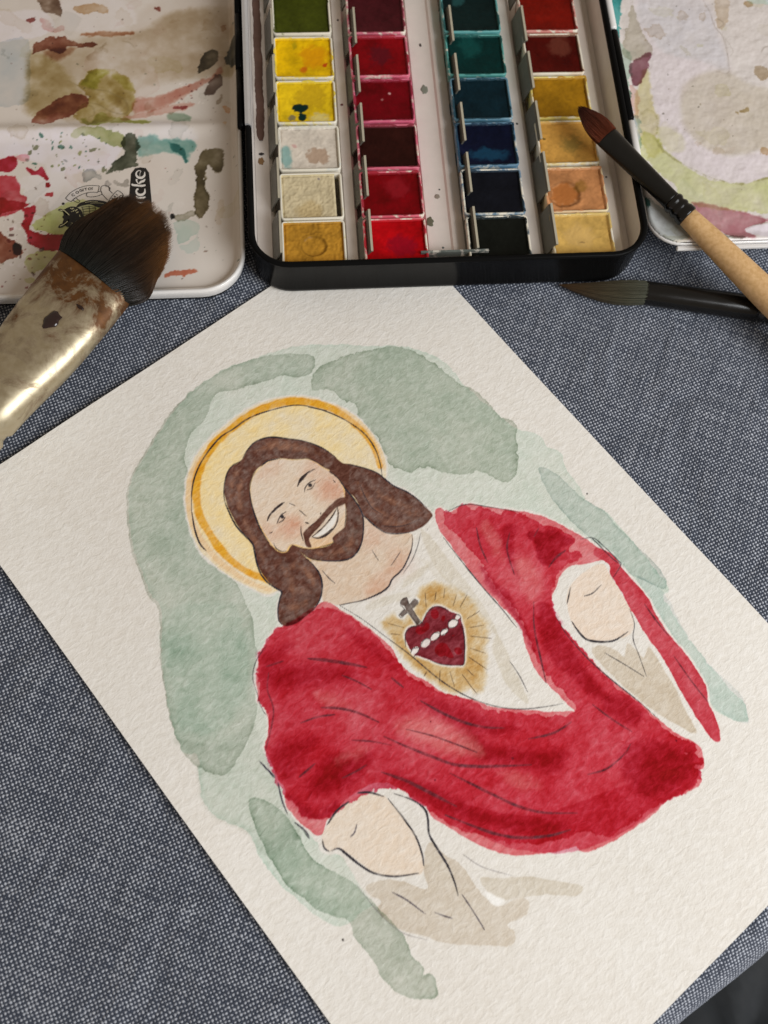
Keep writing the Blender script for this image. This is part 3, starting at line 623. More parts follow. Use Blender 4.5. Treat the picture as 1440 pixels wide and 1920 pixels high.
# pooled darker strokes, soft edged
for pts, den, sft in (([(118.92, 117.55), (111.57, 116.06), (106.48, 119.47), (103.27, 121.34), (108.11, 123.43), (114.5, 122.67), (119.41, 120.12)], .8, 1.6), ([(123.06, 105.1), (118.81, 105.54), (111.95, 109.64), (117.21, 111.42), (122.4, 113.19), (124.37, 110.81)], .5, 1.4),
                      ([(111.25, 87.47), (104.19, 91.6), (96.68, 99.31), (94.33, 104.42), (100.94, 100.65), (110.38, 94.54), (113.86, 90.93)], .5, 1.5), ([(84.41, 118.08), (79.58, 125.98), (74.76, 133.84), (71.03, 140.03), (77.17, 136.56), (82.36, 129.2), (85.42, 121.21)], .6, 1.4),
                      ([(81.62, 132.15), (77.23, 140.39), (70.3, 147.62), (64.89, 152.83), (70.63, 153.5), (77.04, 146.7), (83.06, 139.46), (84.07, 134.02)], .55, 1.4), ([(101.99, 128.47), (96.78, 136.52), (92.73, 145.84), (86.63, 154.59), (78.53, 162.02), (77.72, 165.65), (85.16, 160.23), (93.02, 150.78), (98.83, 140.8), (102.24, 133.53)], .55, 1.3),
                      ([(51.26, 161.75), (43.89, 166.09), (40.27, 174.17), (47.06, 176.98), (56.28, 172.7), (56.89, 165.55)], .6, 1.5), ([(44.25, 119.56), (42.84, 124.38), (45.33, 133.32), (46.66, 142.96), (47.18, 149.58), (50.59, 145.05), (51.34, 135.61), (50.44, 127.36)], .6, 1.0),
                      ([(33.53, 103.53), (27.76, 108.13), (25.27, 113.02), (29.12, 112.83), (35.04, 113.83), (36.31, 110.91), (34.42, 106.68)], .85, .5), ([(49.78, 102.01), (50.3, 109.11), (49.84, 115.06), (51.45, 121.1), (53.99, 128.1), (52.81, 123.64), (51.92, 115.23), (51.98, 107.76)], .7, .7),
                      ([(37.18, 97.7), (35.39, 100.1), (40, 104.13), (44.26, 112.09), (43.56, 107), (41.29, 101.19)], .55, .7), ([(125.2, 116.83), (123.71, 121.74), (121.3, 124.47), (117.11, 124.98), (121.08, 126.12), (124.47, 123.68)], .7, .8), ([(109.85, 84.59), (105.79, 85.46), (102.48, 87.33), (106.72, 88.74), (110.39, 87.37)], .4, 1.2),
                      ([(88.98, 91.69), (85.84, 99.98), (84.71, 106.61), (85.23, 110.22), (87.07, 105.49), (88.81, 97.58)], .35, .9), ([(45.15, 149.48), (43.5, 157.8), (47.55, 157.95), (50.14, 150.64)], .5, .9), ([(34.2, 158.39), (33.59, 167.64), (33.76, 172.67), (34.67, 166.75)], .0, .9)):
    if den > 0: cv.wash(pts, (148, 14, 27), den * 1.15, ref=R_RED, rough=.7, soft=sft * 1.3, edge=0, var=.3, mid=.15, grain=.1)
# a pale patch where the red was lifted while wet, and smaller ones beside it
for pts, k_, sf in (([(93.46, 120.12), (89.32, 121.95), (85.55, 126.2), (82.69, 132.44), (81.88, 138.12), (86.68, 134.19), (90.79, 128.51), (93.95, 123.61)], .42, 2.2), ([(81.57, 145.26), (77.18, 149.63), (75.89, 153.72), (80.1, 151.01)], .22, 1.8), ([(105.25, 101.09), (101.19, 105.98), (100.41, 108.98), (104.36, 104.97)], .2, 1.6),
                    ([(41.43, 106.81), (38.45, 111.09), (40.73, 116.8), (45.37, 118.66), (44.75, 112.64)], .3, 1.6), ([(41.78, 94.03), (41, 97.57), (43.7, 104.99), (44.99, 102.06)], .25, 1.2), ([(110.62, 116.83), (105, 117.63), (102.52, 120.43), (108.16, 119.61)], .18, 1.5)):
    cv.wash(pts, (212, 126, 118), k_, opaque=True, rough=.8, soft=sf, edge=0, var=.3, mid=.3, grain=.2)
# --- tunic shading and hands
BEIGE = (204, 192, 170)
for P, den in (([(56.17, 84.3), (55.3, 87.9), (55.66, 95.47), (55.96, 104.87), (57.11, 114.1), (59.03, 119.38), (58.82, 112.89), (58.82, 106.15), (59.94, 98.43), (59.09, 91.34)], .65), ([(59.04, 119.2), (59.6, 123.7), (61.39, 128.77), (63.7, 136.55), (64.87, 136.23), (65.58, 130.37), (63.8, 124.54), (62.08, 120.87)], .75),
               ([(70.03, 93.45), (67.61, 92.12), (61.16, 92.98), (62.72, 94.25), (65.84, 94.26), (69.81, 94.04)], .55), ([(80.82, 91.64), (77.44, 91.91), (71.34, 94.46), (69.5, 95.94), (70.87, 96.73), (74.86, 95.16), (80.62, 92.97)], .5),
               ([(61.42, 91.03), (59.8, 93.2), (59.34, 98.74), (59.24, 105.64), (60.84, 103.5), (61.39, 97.09)], .3)):
    cv.wash(P, BEIGE, den, rough=.15, soft=.35, edge=.08, var=.2, part="tunic")
cv.wash([(38.34, 124.16), (34.93, 121.78), (29.67, 121.25), (23.86, 122.43), (24.04, 125.51), (24.93, 129.99), (26.12, 135.03), (27.15, 138.44), (29.41, 140.66), (32.01, 141.07), (35.91, 139.25), (40.57, 135.81), (41.53, 131.87), (41.06, 128.9)], (222, 200, 176), .8, rough=.12, soft=.25, edge=.08, var=.2, part="hand")
cv.wash([(42.14, 138.02), (38.94, 138.63), (36.86, 142.29), (36.33, 144.37), (33.29, 142.37), (32.79, 145.59), (32.72, 148.13), (29.7, 146.94), (30.41, 152.46), (31.88, 159.42), (33.89, 165.01), (35.6, 170.28), (37.63, 166.72), (39.98, 160.04), (41.47, 152.41), (42.48, 145.12)], (198, 182, 158), .85, rough=.2, soft=.3, edge=.08, var=.3, part="sleeve")
cv.wash([(122.27, 127.5), (117.71, 125.72), (112.09, 126.68), (107.68, 130.32), (107.03, 133.14), (106.86, 138.51), (107.23, 143.39), (108.69, 147.31), (111, 150.47), (113.52, 149.55), (117.45, 146.62), (120.09, 143.25), (121.39, 139.31), (122.66, 134.87), (123.74, 133.3), (125.76, 132.47), (125.94, 130.45), (124.8, 128.66)], (222, 201, 176), .75, rough=.08, soft=.25, edge=.06, var=.2, part="hand#2")
cv.wash([(123.49, 144.11), (119.55, 145.88), (117.06, 147.79), (114.85, 151.13), (112.74, 154.05), (110.47, 150.07), (107.05, 146.79), (104.81, 147.11), (104.72, 150.6), (103.02, 154.57), (103.29, 160.25), (103.19, 166.5), (101.3, 168.58), (98.08, 169.19), (95.7, 171.59), (98.19, 173.49), (102.87, 172.22), (102.96, 174.6), (105.22, 176.29), (110.79, 171.95), (116.27, 166.71), (119.48, 162), (123.22, 156.83), (124.79, 152.26), (124.65, 149.92), (122.92, 148.89), (124.24, 146.13)], (199, 184, 162), .8, rough=.22, edge=.1, edge_w=.4, var=.25, part="sleeve#2")
cv.wash([(101.36, 160.18), (97.77, 163.58), (92.03, 167.77), (87.32, 173.12), (83.29, 177.74), (84.69, 178.6), (86.76, 177.71), (90.35, 174.3), (93.82, 171.82), (98.08, 169.19), (100.45, 167.63), (101.87, 163.95)], (199, 186, 164), .75, rough=.2, edge=.1, edge_w=.4, var=.25, part="sleeve#2")
cv.wash([(102.53, 163.64), (101.07, 165.7), (99.82, 167.99), (101.94, 167.72), (102.67, 166.44)], (240, 234, 222), .7, opaque=True, rough=.2, soft=.3, edge=0, var=.1)
cv.line([(107.63, 148.02), (107.46, 153.25), (107.59, 159.85)], 2.0, (203, 190, 168), .35, soft=.6)

# --- the glowing heart and its cross
HEART = [(78.09, 104.3), (76.96, 103.29), (75.4, 103.08), (73.7, 103.81), (72.32, 104.22), (70.53, 103.37), (68.6, 102.8), (66.84, 102.93), (65.53, 103.95), (64.8, 105.43), (64.43, 106.69), (63.74, 107.78), (63.32, 109.19), (63.85, 110.35), (64.64, 112.01), (65.96, 114.11), (68.41, 117.01), (70.86, 119.24), (72.43, 118.24), (74.48, 116.47), (75.88, 114.79), (76.97, 112.73), (78.53, 110.19), (79.09, 109.38), (78.94, 107.09)]
GLOW = [(68.3, 98.04), (65.48, 97.5), (62.77, 98.59), (60.9, 100.68), (59.62, 103.44), (58.59, 106.5), (58.19, 109.4), (58.9, 111.68), (58.79, 114.27), (60.47, 116.79), (62.77, 118.44), (64.92, 120.18), (65.96, 122.8), (67.94, 124.29), (70.12, 126.28), (72.21, 127.02), (73.32, 125.03), (74.99, 123.67), (77.21, 122.95), (78.5, 121.15), (79.38, 118.06), (80.3, 115), (81.07, 111.74), (81.27, 108.83), (81.6, 105), (80.66, 102.39), (80.66, 99.49), (80.17, 97.78), (78.51, 97.64), (76.38, 98.93), (75.6, 101.4), (73.76, 100.06), (70.84, 99.57)]
hm = np.maximum(cv.cover([HEART], grow=.55, rough=.1, soft=.45), cv.cover([[(72.98, 95.7), (70.77, 96.05), (68.91, 98.98), (71.98, 100.07), (72.33, 104.74), (73.79, 103.92), (73.37, 100.02), (75.74, 99.87), (75.89, 98.34), (73.16, 98.06)]], grow=.3, soft=.4))
cv.wash(GLOW, (190, 150, 92), .72, rough=.5, soft=1.3, edge=0, var=.4, mid=.5, grain=.3, reserve=hm, part="heart")
cv.wash(HEART, (126, 46, 52), .98, rough=.06, soft=.14, edge=.2, edge_w=.3, var=.2, mid=.35, part="heart")
cv.wash([(77.31, 109.79), (74.93, 110.33), (70.99, 110.74), (67.01, 111.15), (64.08, 110.7), (65.2, 112.62), (67.66, 112.73), (70.92, 111.5), (74.51, 110.68), (78.01, 110.61)], (170, 110, 110), .35, rough=.1, soft=.4, edge=0)
for P in ([(68.78, 103.72), (67.92, 103.35), (67.02, 103.79), (66.99, 104.81), (67.84, 105.72), (68.8, 105.65), (69.21, 104.79)], [(67.53, 106.5), (66.81, 106.2), (66.34, 106.58), (66.83, 107.24), (67.71, 107.34)], [(74.88, 104.79), (73.75, 104.3), (72.69, 105.16), (71.45, 104.75), (70.99, 105.48), (71.59, 106.4), (73.15, 106.55), (74.43, 106.38), (75, 105.57)],
          [(74.36, 111.84), (73.3, 111.14), (71.82, 111.29), (70.85, 112.25), (70.92, 113.59), (71.02, 114.54), (71.55, 116.19), (72.46, 115.8), (73.17, 114.54), (74.19, 114.06), (74.59, 112.86)], [(70.43, 115.02), (69.65, 114.61), (68.77, 115.26), (68.8, 116.34), (69.58, 116.82), (70.53, 116.26)], [(71.06, 103.65), (70.35, 103.87), (70.91, 104.12)], [(68.3, 111.59), (67.59, 112.02), (68.16, 112.05)]):
    cv.wash(P, (128, 8, 18), .93, opaque=True, rough=.05, soft=.12, edge=.05, var=.08, mid=.1, part="heart")
for bead in ([(77.11, 108.47), (77.34, 108.89), (77.95, 109.17), (78.73, 109.2), (79.36, 108.97), (79.62, 108.57), (79.4, 108.15), (78.78, 107.88), (78.01, 107.84), (77.37, 108.07)],
             [(73.5, 108.72), (73.75, 109.26), (74.45, 109.62), (75.33, 109.66), (76.06, 109.35), (76.35, 108.83), (76.1, 108.29), (75.4, 107.92), (74.52, 107.89), (73.79, 108.19)],
             [(70.23, 108.99), (70.5, 109.42), (71.27, 109.7), (72.22, 109.74), (73, 109.52), (73.31, 109.12), (73.04, 108.7), (72.28, 108.41), (71.32, 108.37), (70.54, 108.59)],
             [(68.01, 109.64), (68.22, 109.99), (68.8, 110.23), (69.52, 110.26), (70.11, 110.07), (70.34, 109.73), (70.13, 109.37), (69.56, 109.13), (68.84, 109.1), (68.25, 109.3)],
             [(64.45, 109.37), (64.72, 109.92), (65.47, 110.28), (66.4, 110.32), (67.16, 110.02), (67.46, 109.49), (67.2, 108.94), (66.46, 108.57), (65.53, 108.54), (64.76, 108.84)],
             [(62.78, 108.92), (62.95, 109.25), (63.43, 109.46), (64.02, 109.49), (64.5, 109.31), (64.69, 109), (64.52, 108.67), (64.05, 108.46), (63.46, 108.43), (62.98, 108.61)]):
    cv.wash(bead, (229, 218, 205), .9, opaque=True, rough=.03, soft=.1, edge=0, var=.03, part="heart")
INK = (50, 44, 46)
for p in ([(79.59, 108.29), (78.48, 107.81), (77.46, 108.28), (76.85, 108.61)], [(79.37, 109.5), (78.22, 109.4), (77.11, 108.92), (75.26, 107.98), (74.02, 108), (73.42, 108.77)], [(77.11, 108.92), (76.2, 109.73), (74.58, 109.92), (73.56, 109.35), (72.97, 108.44), (71.62, 108.13), (70.69, 108.71), (70.33, 109.35)], [(74, 109.87), (72.44, 109.92), (70.99, 109.69), (70.15, 109.14), (68.93, 108.97), (68.18, 109.57)],
          [(70.28, 109.91), (68.68, 110.15), (67.65, 109.58), (66.86, 108.46), (65.68, 108.35), (64.79, 109), (64.54, 109.97), (65.69, 110.46), (66.81, 110.08), (67.41, 109.43)], [(65.29, 108.31), (64.28, 107.99), (63.38, 108.43), (63.21, 109.28), (63.89, 110.15)]):
    cv.line(p, .24, INK, .85, taper=.3, part="heart")
for p in ([(79.56, 106.24), (77.91, 104.09), (76.59, 103.23), (74.99, 103.23), (73.89, 103.83)], [(73.04, 104.1), (71.34, 103.78), (69.35, 102.91), (67.13, 102.85), (65.77, 103.8), (64.95, 105.39), (65.05, 106.44)], [(64.12, 110.67), (65.14, 112.67), (66.67, 114.93), (68.81, 117.38), (70.82, 119.2), (72.39, 118.2)], [(72.36, 118.16), (74.44, 116.43), (75.83, 114.73), (76.69, 113.24)]):
    cv.line(p, .28, INK, .9, taper=.5, part="heart")
for P in ([(72.87, 96.94), (71.44, 97.37), (71.77, 100.24), (72.36, 103.84), (73.79, 103.92), (73.37, 100.02)], [(73.3, 96.51), (71.97, 95.98), (70.93, 96.46), (71.41, 97.68), (72.77, 98.02), (73.44, 97.19)], [(71.51, 98.31), (69.55, 98.03), (69.3, 99.02), (69.85, 99.58), (71.63, 99.65)], [(75.51, 98.65), (73.43, 98.37), (73.01, 99.24), (73.69, 99.76), (75.31, 99.69)]):
    cv.wash(P, (90, 72, 62), .88, opaque=True, rough=.04, soft=.15, edge=.1, edge_w=.3, var=.15, mid=.2, part="cross", smooth=False)
for p in ([(73.53, 96.87), (72.65, 96.15), (71.04, 96.37), (71.34, 97.38), (71.56, 98.28), (69.7, 97.99), (69.34, 99.06), (70.04, 99.68), (71.54, 99.54)], [(75.66, 98.7), (73.51, 98.48), (73.62, 96.98)], [(75.68, 98.86), (75.43, 99.7), (73.71, 99.57), (73.37, 100.02), (73.27, 104.16)], [(71.84, 99.47), (72.16, 102.41), (72.18, 104.34)]):
    cv.line(p, .26, (60, 50, 48), .8, taper=.3, part="cross")
for p in ([(66.35, 98.53), (68.66, 101.68)], [(64, 100.24), (65.71, 101.74)], [(61.43, 100.86), (63.42, 102.68)], [(60.33, 104.27), (62.94, 105.93)], [(57.88, 105.89), (61.68, 107.31)], [(58.23, 111.34), (62.32, 110.77)], [(59.84, 114.83), (63.18, 113.01)],
          [(64.55, 114.79), (60.67, 118.67)], [(66.63, 117.16), (64.43, 120.65)], [(68.51, 118.49), (66.89, 124.05)], [(70.94, 120.65), (70.64, 123.19)], [(72.76, 120.89), (73.11, 127.23)], [(74.77, 118.39), (76.32, 121.91)],
          [(76.61, 116.56), (78.59, 118.7)], [(79.44, 114.6), (80.65, 114.99)], [(79.26, 98.55), (76.7, 102.09)], [(80.39, 101.21), (78.72, 102.81)]):
    cv.line(p, .24, (92, 66, 46), .85, taper=.4, part="heart")

# --- ink outlines
def ink(z, w=.32, op=.88, c=(50, 45, 50), **k): cv.line(z, w * 1.3, c, min(op * 1.1, .97), **k)
for p in ([(100.9, 41.8), (103.31, 46.58), (104.6, 50.7), (104.49, 53.34)], [(100.9, 41.8), (97.71, 37.56), (94.13, 34.3), (89.53, 31.77), (83.16, 29.77), (78.18, 29.74), (72.52, 29.82), (66.56, 31.52), (59.61, 34.87), (54.2, 41.21)], [(57.71, 37.17), (54.74, 40.95), (51.93, 46.78), (50.37, 53.21), (50.85, 58.39), (52.45, 62.62), (54.36, 65.94)],
          [(81.28, 38.36), (79.01, 37.27), (76.17, 36.61), (73.56, 37.05), (71.03, 38.39), (68.32, 41.05), (65.35, 44.16), (63.16, 47.51), (61.88, 50.46), (61.07, 54)], [(59.74, 57.62), (57.04, 61.03), (55.03, 64.54), (54.45, 67.54), (53.8, 70.46), (52.24, 73.72), (51.3, 76.99), (50.84, 80.8)],
          [(65.79, 71.08), (65.5, 73.3), (65.09, 76.09), (64.08, 79.23), (61.76, 81.51), (59.19, 83.13)], [(82.42, 38.73), (84.48, 38.38), (87.08, 39.17), (90.1, 41.81), (92.34, 45.01), (93.39, 48.5), (94.14, 52.2), (94.06, 55.91), (93.71, 59.22), (94.66, 61.46), (95.93, 64.05), (97.01, 67.34), (97, 70.3), (96.23, 72.98), (95.67, 74.6), (97.33, 75.89), (99.33, 77.77), (100.83, 80.03), (100.96, 81.36)],
          [(85.08, 71.42), (84.7, 74.24), (84.96, 77.13), (86.01, 79.42), (87.65, 81.35), (89.83, 82.81), (92.68, 83.71)], [(65.04, 55.97), (64.44, 58.99), (64.77, 63.15), (64.82, 66.56), (65.15, 69.42), (66.11, 72.07), (68.46, 75.12), (70.77, 77.24), (73.31, 78.55), (76.09, 78.73), (78.61, 77.5), (81.44, 75.23), (83.69, 72.95), (84.88, 70.79)],
          [(58.78, 84.07), (60.58, 86.3), (62.99, 88.02), (66.83, 89.76), (70.75, 90.2), (72.64, 91.06), (75.08, 91.16), (79.89, 89.93), (83.62, 88.1), (86.05, 86.84)], [(85.31, 46.86), (86.81, 49.4), (88.2, 52.63), (89.37, 56.31), (89.95, 59.5), (90.17, 62.04)], [(78.61, 43.34), (76.48, 43.23), (73.43, 44.62)]):
    ink(p, .34)
for p in ([(70.3, 47.48), (67.54, 49.27), (66.01, 51.89), (65.22, 54.69)], [(85.31, 46.86), (83.18, 44.78), (80.78, 43.52)], [(60.91, 64.32), (61.99, 67.87), (62.53, 71.5), (61.58, 74.74)], [(63.76, 77.03), (60.47, 79.96), (56.95, 81.53), (53.82, 82.16)], [(56.66, 85.15), (59.36, 87.28), (63.36, 89.53), (67.4, 90.8)],
          [(83.8, 76.75), (83.68, 79.52), (83.31, 81.59)], [(69.97, 80.62), (70.48, 84.13)], [(64.25, 85.8), (68.88, 87.22)], [(89.29, 62.75), (89.61, 64.3), (89.04, 65.79), (87.92, 66.56)], [(68.17, 67.02), (69.73, 69.19), (71.52, 70.84)], [(80.33, 71.24), (77.51, 72.46), (76.21, 72.29)]):
    ink(p, .22, .65)
# eyes, brows, nose, mouth
for p, w in (([(86.86, 56.77), (85.56, 55.97), (83.49, 55.52), (81.12, 55.29), (80.03, 55.54)], .42), ([(84.49, 55.7), (82.24, 55.39), (80.44, 55.46)], .55), ([(74.56, 54.13), (72.96, 53.19), (70.79, 52.69), (68.67, 52.85), (67.72, 53.09)], .42), ([(73.64, 53.47), (71.89, 52.96), (70.27, 52.79)], .7),
             ([(85.35, 59.02), (84.26, 58.35), (82.9, 57.77), (81.26, 57.9)], .26), ([(84.92, 59.05), (83.58, 59.26), (82.33, 58.84)], .22), ([(74.07, 56.52), (73.04, 55.65), (71.31, 55.25), (69.37, 55.72)], .26), ([(73.24, 56.43), (71.84, 56.91), (70.14, 56.25)], .22),
             ([(79.25, 56.41), (78.38, 58.09)], .22), ([(78.27, 59.67), (77.89, 62.19)], .2), ([(79.14, 63.41), (78.59, 64.35)], .3), ([(80.68, 63.53), (81.82, 65.07), (82.7, 67.1)], .2), ([(74.1, 63.85), (74.61, 64.19)], .2), ([(78.58, 65.09), (77.55, 65.11)], .2),
             ([(80.12, 68.02), (78.98, 69.16), (77.11, 69.74), (74.7, 69.65), (72.64, 68.84), (70.81, 67.21), (69.72, 65.47)], .36), ([(78.75, 69.23), (76.89, 69.61), (74.49, 69.39)], .6), ([(80.18, 67.72), (77.81, 67.66), (75.18, 67.3), (72.25, 66.56), (69.85, 65.56)], .3), ([(88.51, 59.85), (87.57, 60.12)], .2), ([(65.77, 58.7), (65.82, 59.67)], .2)):
    ink(p, w, .85, (58, 46, 44))
for p, r_ in (([(83.07, 58.37)], .42), ([(71.65, 55.99)], .45)):
    x, y = p[0]; r_ *= 1.25
    cv.wash([(x + r_ * math.cos(a), y + r_ * math.sin(a)) for a in np.linspace(0, 6.283, 10, endpoint=False)], (46, 40, 42), .95, opaque=True, rough=.02, edge=0, var=.02, soft=.12)
# robe folds (soft pencil)
for z, w in (([(101.06, 92.69), (97.87, 95.76), (94.43, 99.52), (90.73, 103.98)], .6), ([(110.58, 87.62), (106.31, 89.23)], .4), ([(111.03, 89.25), (113.88, 92.49), (115.63, 97.34), (119.97, 101.53), (123.41, 104.06)], .35), ([(106.01, 104.57), (102.52, 107.65), (99.43, 111.73), (97, 116.61)], .5), ([(112.41, 104.24), (108.15, 105.79), (104.42, 108.05)], .4),
             ([(96.87, 101.56), (94.92, 105.15), (93.28, 109.1)], .35), ([(105.01, 115.7), (101.39, 119.05), (98.15, 122.86)], .35), ([(98.25, 120.08), (95.48, 125.44), (92.23, 131.16), (88.81, 136.65), (84.3, 140.88), (79.44, 144.73), (73.96, 148.85)], .55), ([(92.79, 122.23), (88.95, 127.31), (85.51, 132.84), (82.56, 137.95)], .3),
             ([(85.4, 119.25), (83.29, 124.52), (80.51, 129.93), (77.02, 134.5), (73.26, 137.82)], .5), ([(87.5, 109.98), (86.64, 113.88)], .4), ([(120.59, 114.3), (115.58, 114.27)], .4), ([(112.59, 121.25), (108.69, 122.21), (105.88, 122.62)], .35), ([(104.16, 126.3), (100.75, 131.75), (97.91, 137.84), (95.03, 144.31)], .6),
             ([(91.1, 137.42), (88.83, 142.31), (86.01, 148.39), (83.02, 154.23), (79.25, 159.2), (72.69, 164.77)], .5), ([(98.45, 144.09), (95.26, 149.66), (91.9, 155.01), (87.87, 159.6), (81.98, 163.96), (76.78, 166.43)], .5), ([(70.22, 143.82), (65.02, 146.51), (61.54, 147.4), (58.78, 147.69)], .4),
             ([(43.91, 93.63), (46.32, 97.89), (47.92, 102.72)], .35), ([(37.73, 100.33), (41.48, 103.51), (44.47, 109.81)], .35), ([(35.82, 114.15), (32.4, 113.4), (28.9, 113.58)], .4), ([(45.28, 118.57), (48.83, 122.45), (51.4, 126.22), (54.29, 131.29), (57.14, 136.28)], .35), ([(33.16, 105.31), (30.46, 104.36)], .3),
             ([(64.4, 159.76), (59.5, 161.87), (53.6, 162.09), (50.69, 161.37)], .35), ([(51.53, 148.06), (50.13, 153.97), (48.32, 159.4)], .4), ([(22.49, 137.78), (23.17, 143.17), (23.39, 148.04)], .35), ([(26.05, 152.54), (27.06, 159.94), (27.59, 166.79)], .35)):
    ink(z, w * 1.1, .68, (88, 40, 46), grain=.35, soft=.14)
# robe and sleeve outlines
for z in ([(107.36, 83.37), (111.58, 84.8), (114.91, 87.69), (116.53, 91.9), (117.52, 94.24), (117.97, 97.38)], [(125.76, 105.16), (125.42, 110.7)], [(125.42, 112.19), (126.7, 114.85), (128.18, 119.52)], [(127.97, 121.88), (127.4, 124.54), (127.63, 127.24)],
          [(86.05, 87), (83.79, 93.4), (81.86, 101.16), (79.95, 108.84), (78.46, 116.92), (76.76, 122.72), (74.46, 127.78), (70.78, 133.16), (66.2, 137.52), (60.24, 141.35), (57.35, 142.92)], [(52.78, 90.08), (53.17, 97.65), (53.4, 106.93), (53.26, 114.68), (53.49, 120.79)], [(43.35, 125.2), (44.36, 131.08), (44.29, 138.58), (43.21, 146.8), (41.7, 154.48), (40.71, 161.67)],
          [(47.6, 85.08), (41.9, 86.73), (37.07, 91.48), (31.63, 97.6)], [(23.59, 113.84), (20.7, 115.7), (20.02, 118.91), (19.72, 124.43), (20.09, 126.06), (24.34, 127.27)], [(20.99, 115.03), (20.84, 117.81), (20.54, 123.34), (19.89, 126.05)], [(34.82, 121.86), (38.79, 124.65)], [(27.86, 126.6), (31.31, 126.84), (33.67, 125.96)],
          [(26.54, 136.22), (28.28, 139.89), (31.29, 142.49), (33.19, 146.75), (35.49, 151.86)], [(39.77, 140.43), (37.81, 145.89), (35.99, 151.45)], [(60.8, 126), (61.34, 130.44), (62.54, 135.09)]):
    ink(z, .26, .75)
for z in ([(40.92, 128.84), (41.37, 132.66), (40.59, 135.63), (36.09, 139.44), (31.04, 140.35)], [(122.19, 127.39), (118.21, 126.35), (114.76, 126.59)], [(111.83, 126.36), (109.54, 128.08), (107.38, 131.09)], [(106.9, 132.19), (106.88, 138.32), (107.26, 143.19), (108.61, 147.21), (109.97, 149.47)], [(125.16, 129.23), (126, 131.08), (125.57, 132.46)],
          [(125.17, 132.62), (123.39, 133.42), (122.77, 135.46), (121.72, 139.71), (120.18, 143.35), (116.83, 146.97), (112.07, 150)], [(105.01, 132.16), (102.42, 136.33), (101.51, 139.7), (102.37, 142.04), (104.31, 144.77), (104.93, 148.12), (105.53, 153.16), (106.72, 157.23), (107.96, 159.95)]):
    ink(z, .42, .92)
for z in ([(116.56, 131.88), (118.06, 132.96), (119.58, 133.16)], [(107.05, 160.29), (107.42, 164.96), (107.97, 169.59)], [(119.62, 149.24), (118.05, 152.79), (116.61, 157.86)], [(114.71, 159.04), (113.38, 161.22), (112.21, 162.85)], [(125.95, 105.01), (125.2, 110.5)], [(125.48, 112.04), (127.33, 116.21), (128.07, 119.25)], [(127.82, 122.04), (127.07, 125.07), (127.39, 127.2)]):
    ink(z, .3, .85, (62, 52, 66))
for z in ([(101.1, 153.44), (99.22, 158.83), (94.85, 165.08)], [(125.09, 142.77), (124.97, 150.31), (123.54, 157.22), (119.92, 162.52)], [(54.42, 85.39), (54.89, 85.94)]):
    ink(z, .2, .45, (110, 100, 100))
for z in ([(135.17, 149.77)], [(13.03, 105.48)]):
    x, y = z[0]
    cv.wash([(x + .28 * math.cos(a), y + .28 * math.sin(a)) for a in np.linspace(0, 6.283, 8, endpoint=False)], (60, 50, 45), .9, opaque=True, rough=.02, edge=0, soft=.1)
for z, r_ in (([(76.57, 144.78)], .3), ([(95.1, 136.25)], .35), ([(86.81, 124.78)], .25), ([(41.06, 168.32)], .3)):
    x, y = z[0]
    cv.wash([(x + r_ * math.cos(a), y + r_ * math.sin(a)) for a in np.linspace(0, 6.283, 8, endpoint=False)], (110, 14, 26), .9, opaque=True, rough=.1, edge=0, soft=.1)

def paper_z(x, y):
    """the sheet lies almost flat, its left edge a little lifted"""
    lift = 1.7 * np.clip((x - 122) / 26, 0, 1) ** 2 * (.75 + .25 * np.sin(y * .07)) + 0.9 * np.clip((14 - y) / 14, 0, 1) ** 2 * np.clip((x - 60) / 60, 0, 1)
    return 0.75 + 0.28 * np.sin(x * .075 + 1) * np.sin(y * .055) + .1 * np.sin(x * .13 + y * .09) + lift

def split_sheet():
    X, Y = np.meshgrid(cv.xs, cv.ys); Z = paper_z(X, Y)
    h, w = cv.h, cv.w
    # face part = the part painted at its lower left vertex
    fp = cv.part[:-1, :-1].ravel()
    idx = np.arange(h * w).reshape(h, w)
    quads = np.stack([idx[:-1, :-1], idx[:-1, 1:], idx[1:, 1:], idx[1:, :-1]], -1).reshape(-1, 4)
    P = np.stack([X, Y, Z], -1).reshape(-1, 3); C = np.clip(cv.img.reshape(-1, 3), 0.002, .95)
    for k, nm in enumerate(cv.names):
        q = quads[fp == k]
        if len(q) == 0: continue
        used, inv = np.unique(q, return_inverse=True)
        V = P[used]; Cc = C[used]; q = inv.reshape(-1, 4)
        if k == 0:     # the bare paper also carries the sheet's edges and underside
            ring = np.concatenate([idx[0, :], idx[1:, -1], idx[-1, -2::-1], idx[-2:0:-1, 0]])
            top = P[ring]; bot = top.copy(); bot[:, 2] = np.maximum(top[:, 2] - 0.45, .03)
            n0 = len(V); m = len(ring)
            V = np.vstack([V, top, bot]); Cc = np.vstack([Cc, np.tile(cv.paper * 1.05, (2 * m, 1))])
            i = np.arange(m); j = (i + 1) % m
            q = np.vstack([q, np.stack([n0 + m + i, n0 + m + j, n0 + j, n0 + i], -1)])
        make("paper_sheet" if k == 0 else "painted_" + nm.split("#")[0], V, None, M_PAPER, painting, col=Cc, quads=q)
split_sheet()

# ------------------------------------------------------------------ the paint tin
TX0, TX1, TY0, TY1, TZ = -33.0, 81.0, 68.2, 270.0, 15.5
tin = empty("paint_tin", (24.0, 169.0, 0.0), "open black metal watercolour tin with fold-out white mixing lids", "paint tin")
tin_off = (24.0, 169.0, 0.0)
def tpart(name, V, F, mat, parent=None, smooth=True, **k):
    o = make(name, V, F, mat, tin if parent is None else parent, smooth, origin=tin_off, **k)
    return o
def sub(name, V, F, mat, parent, smooth=True, **k):
    return make(name, V, F, mat, parent, smooth, origin=tin_off, **k)

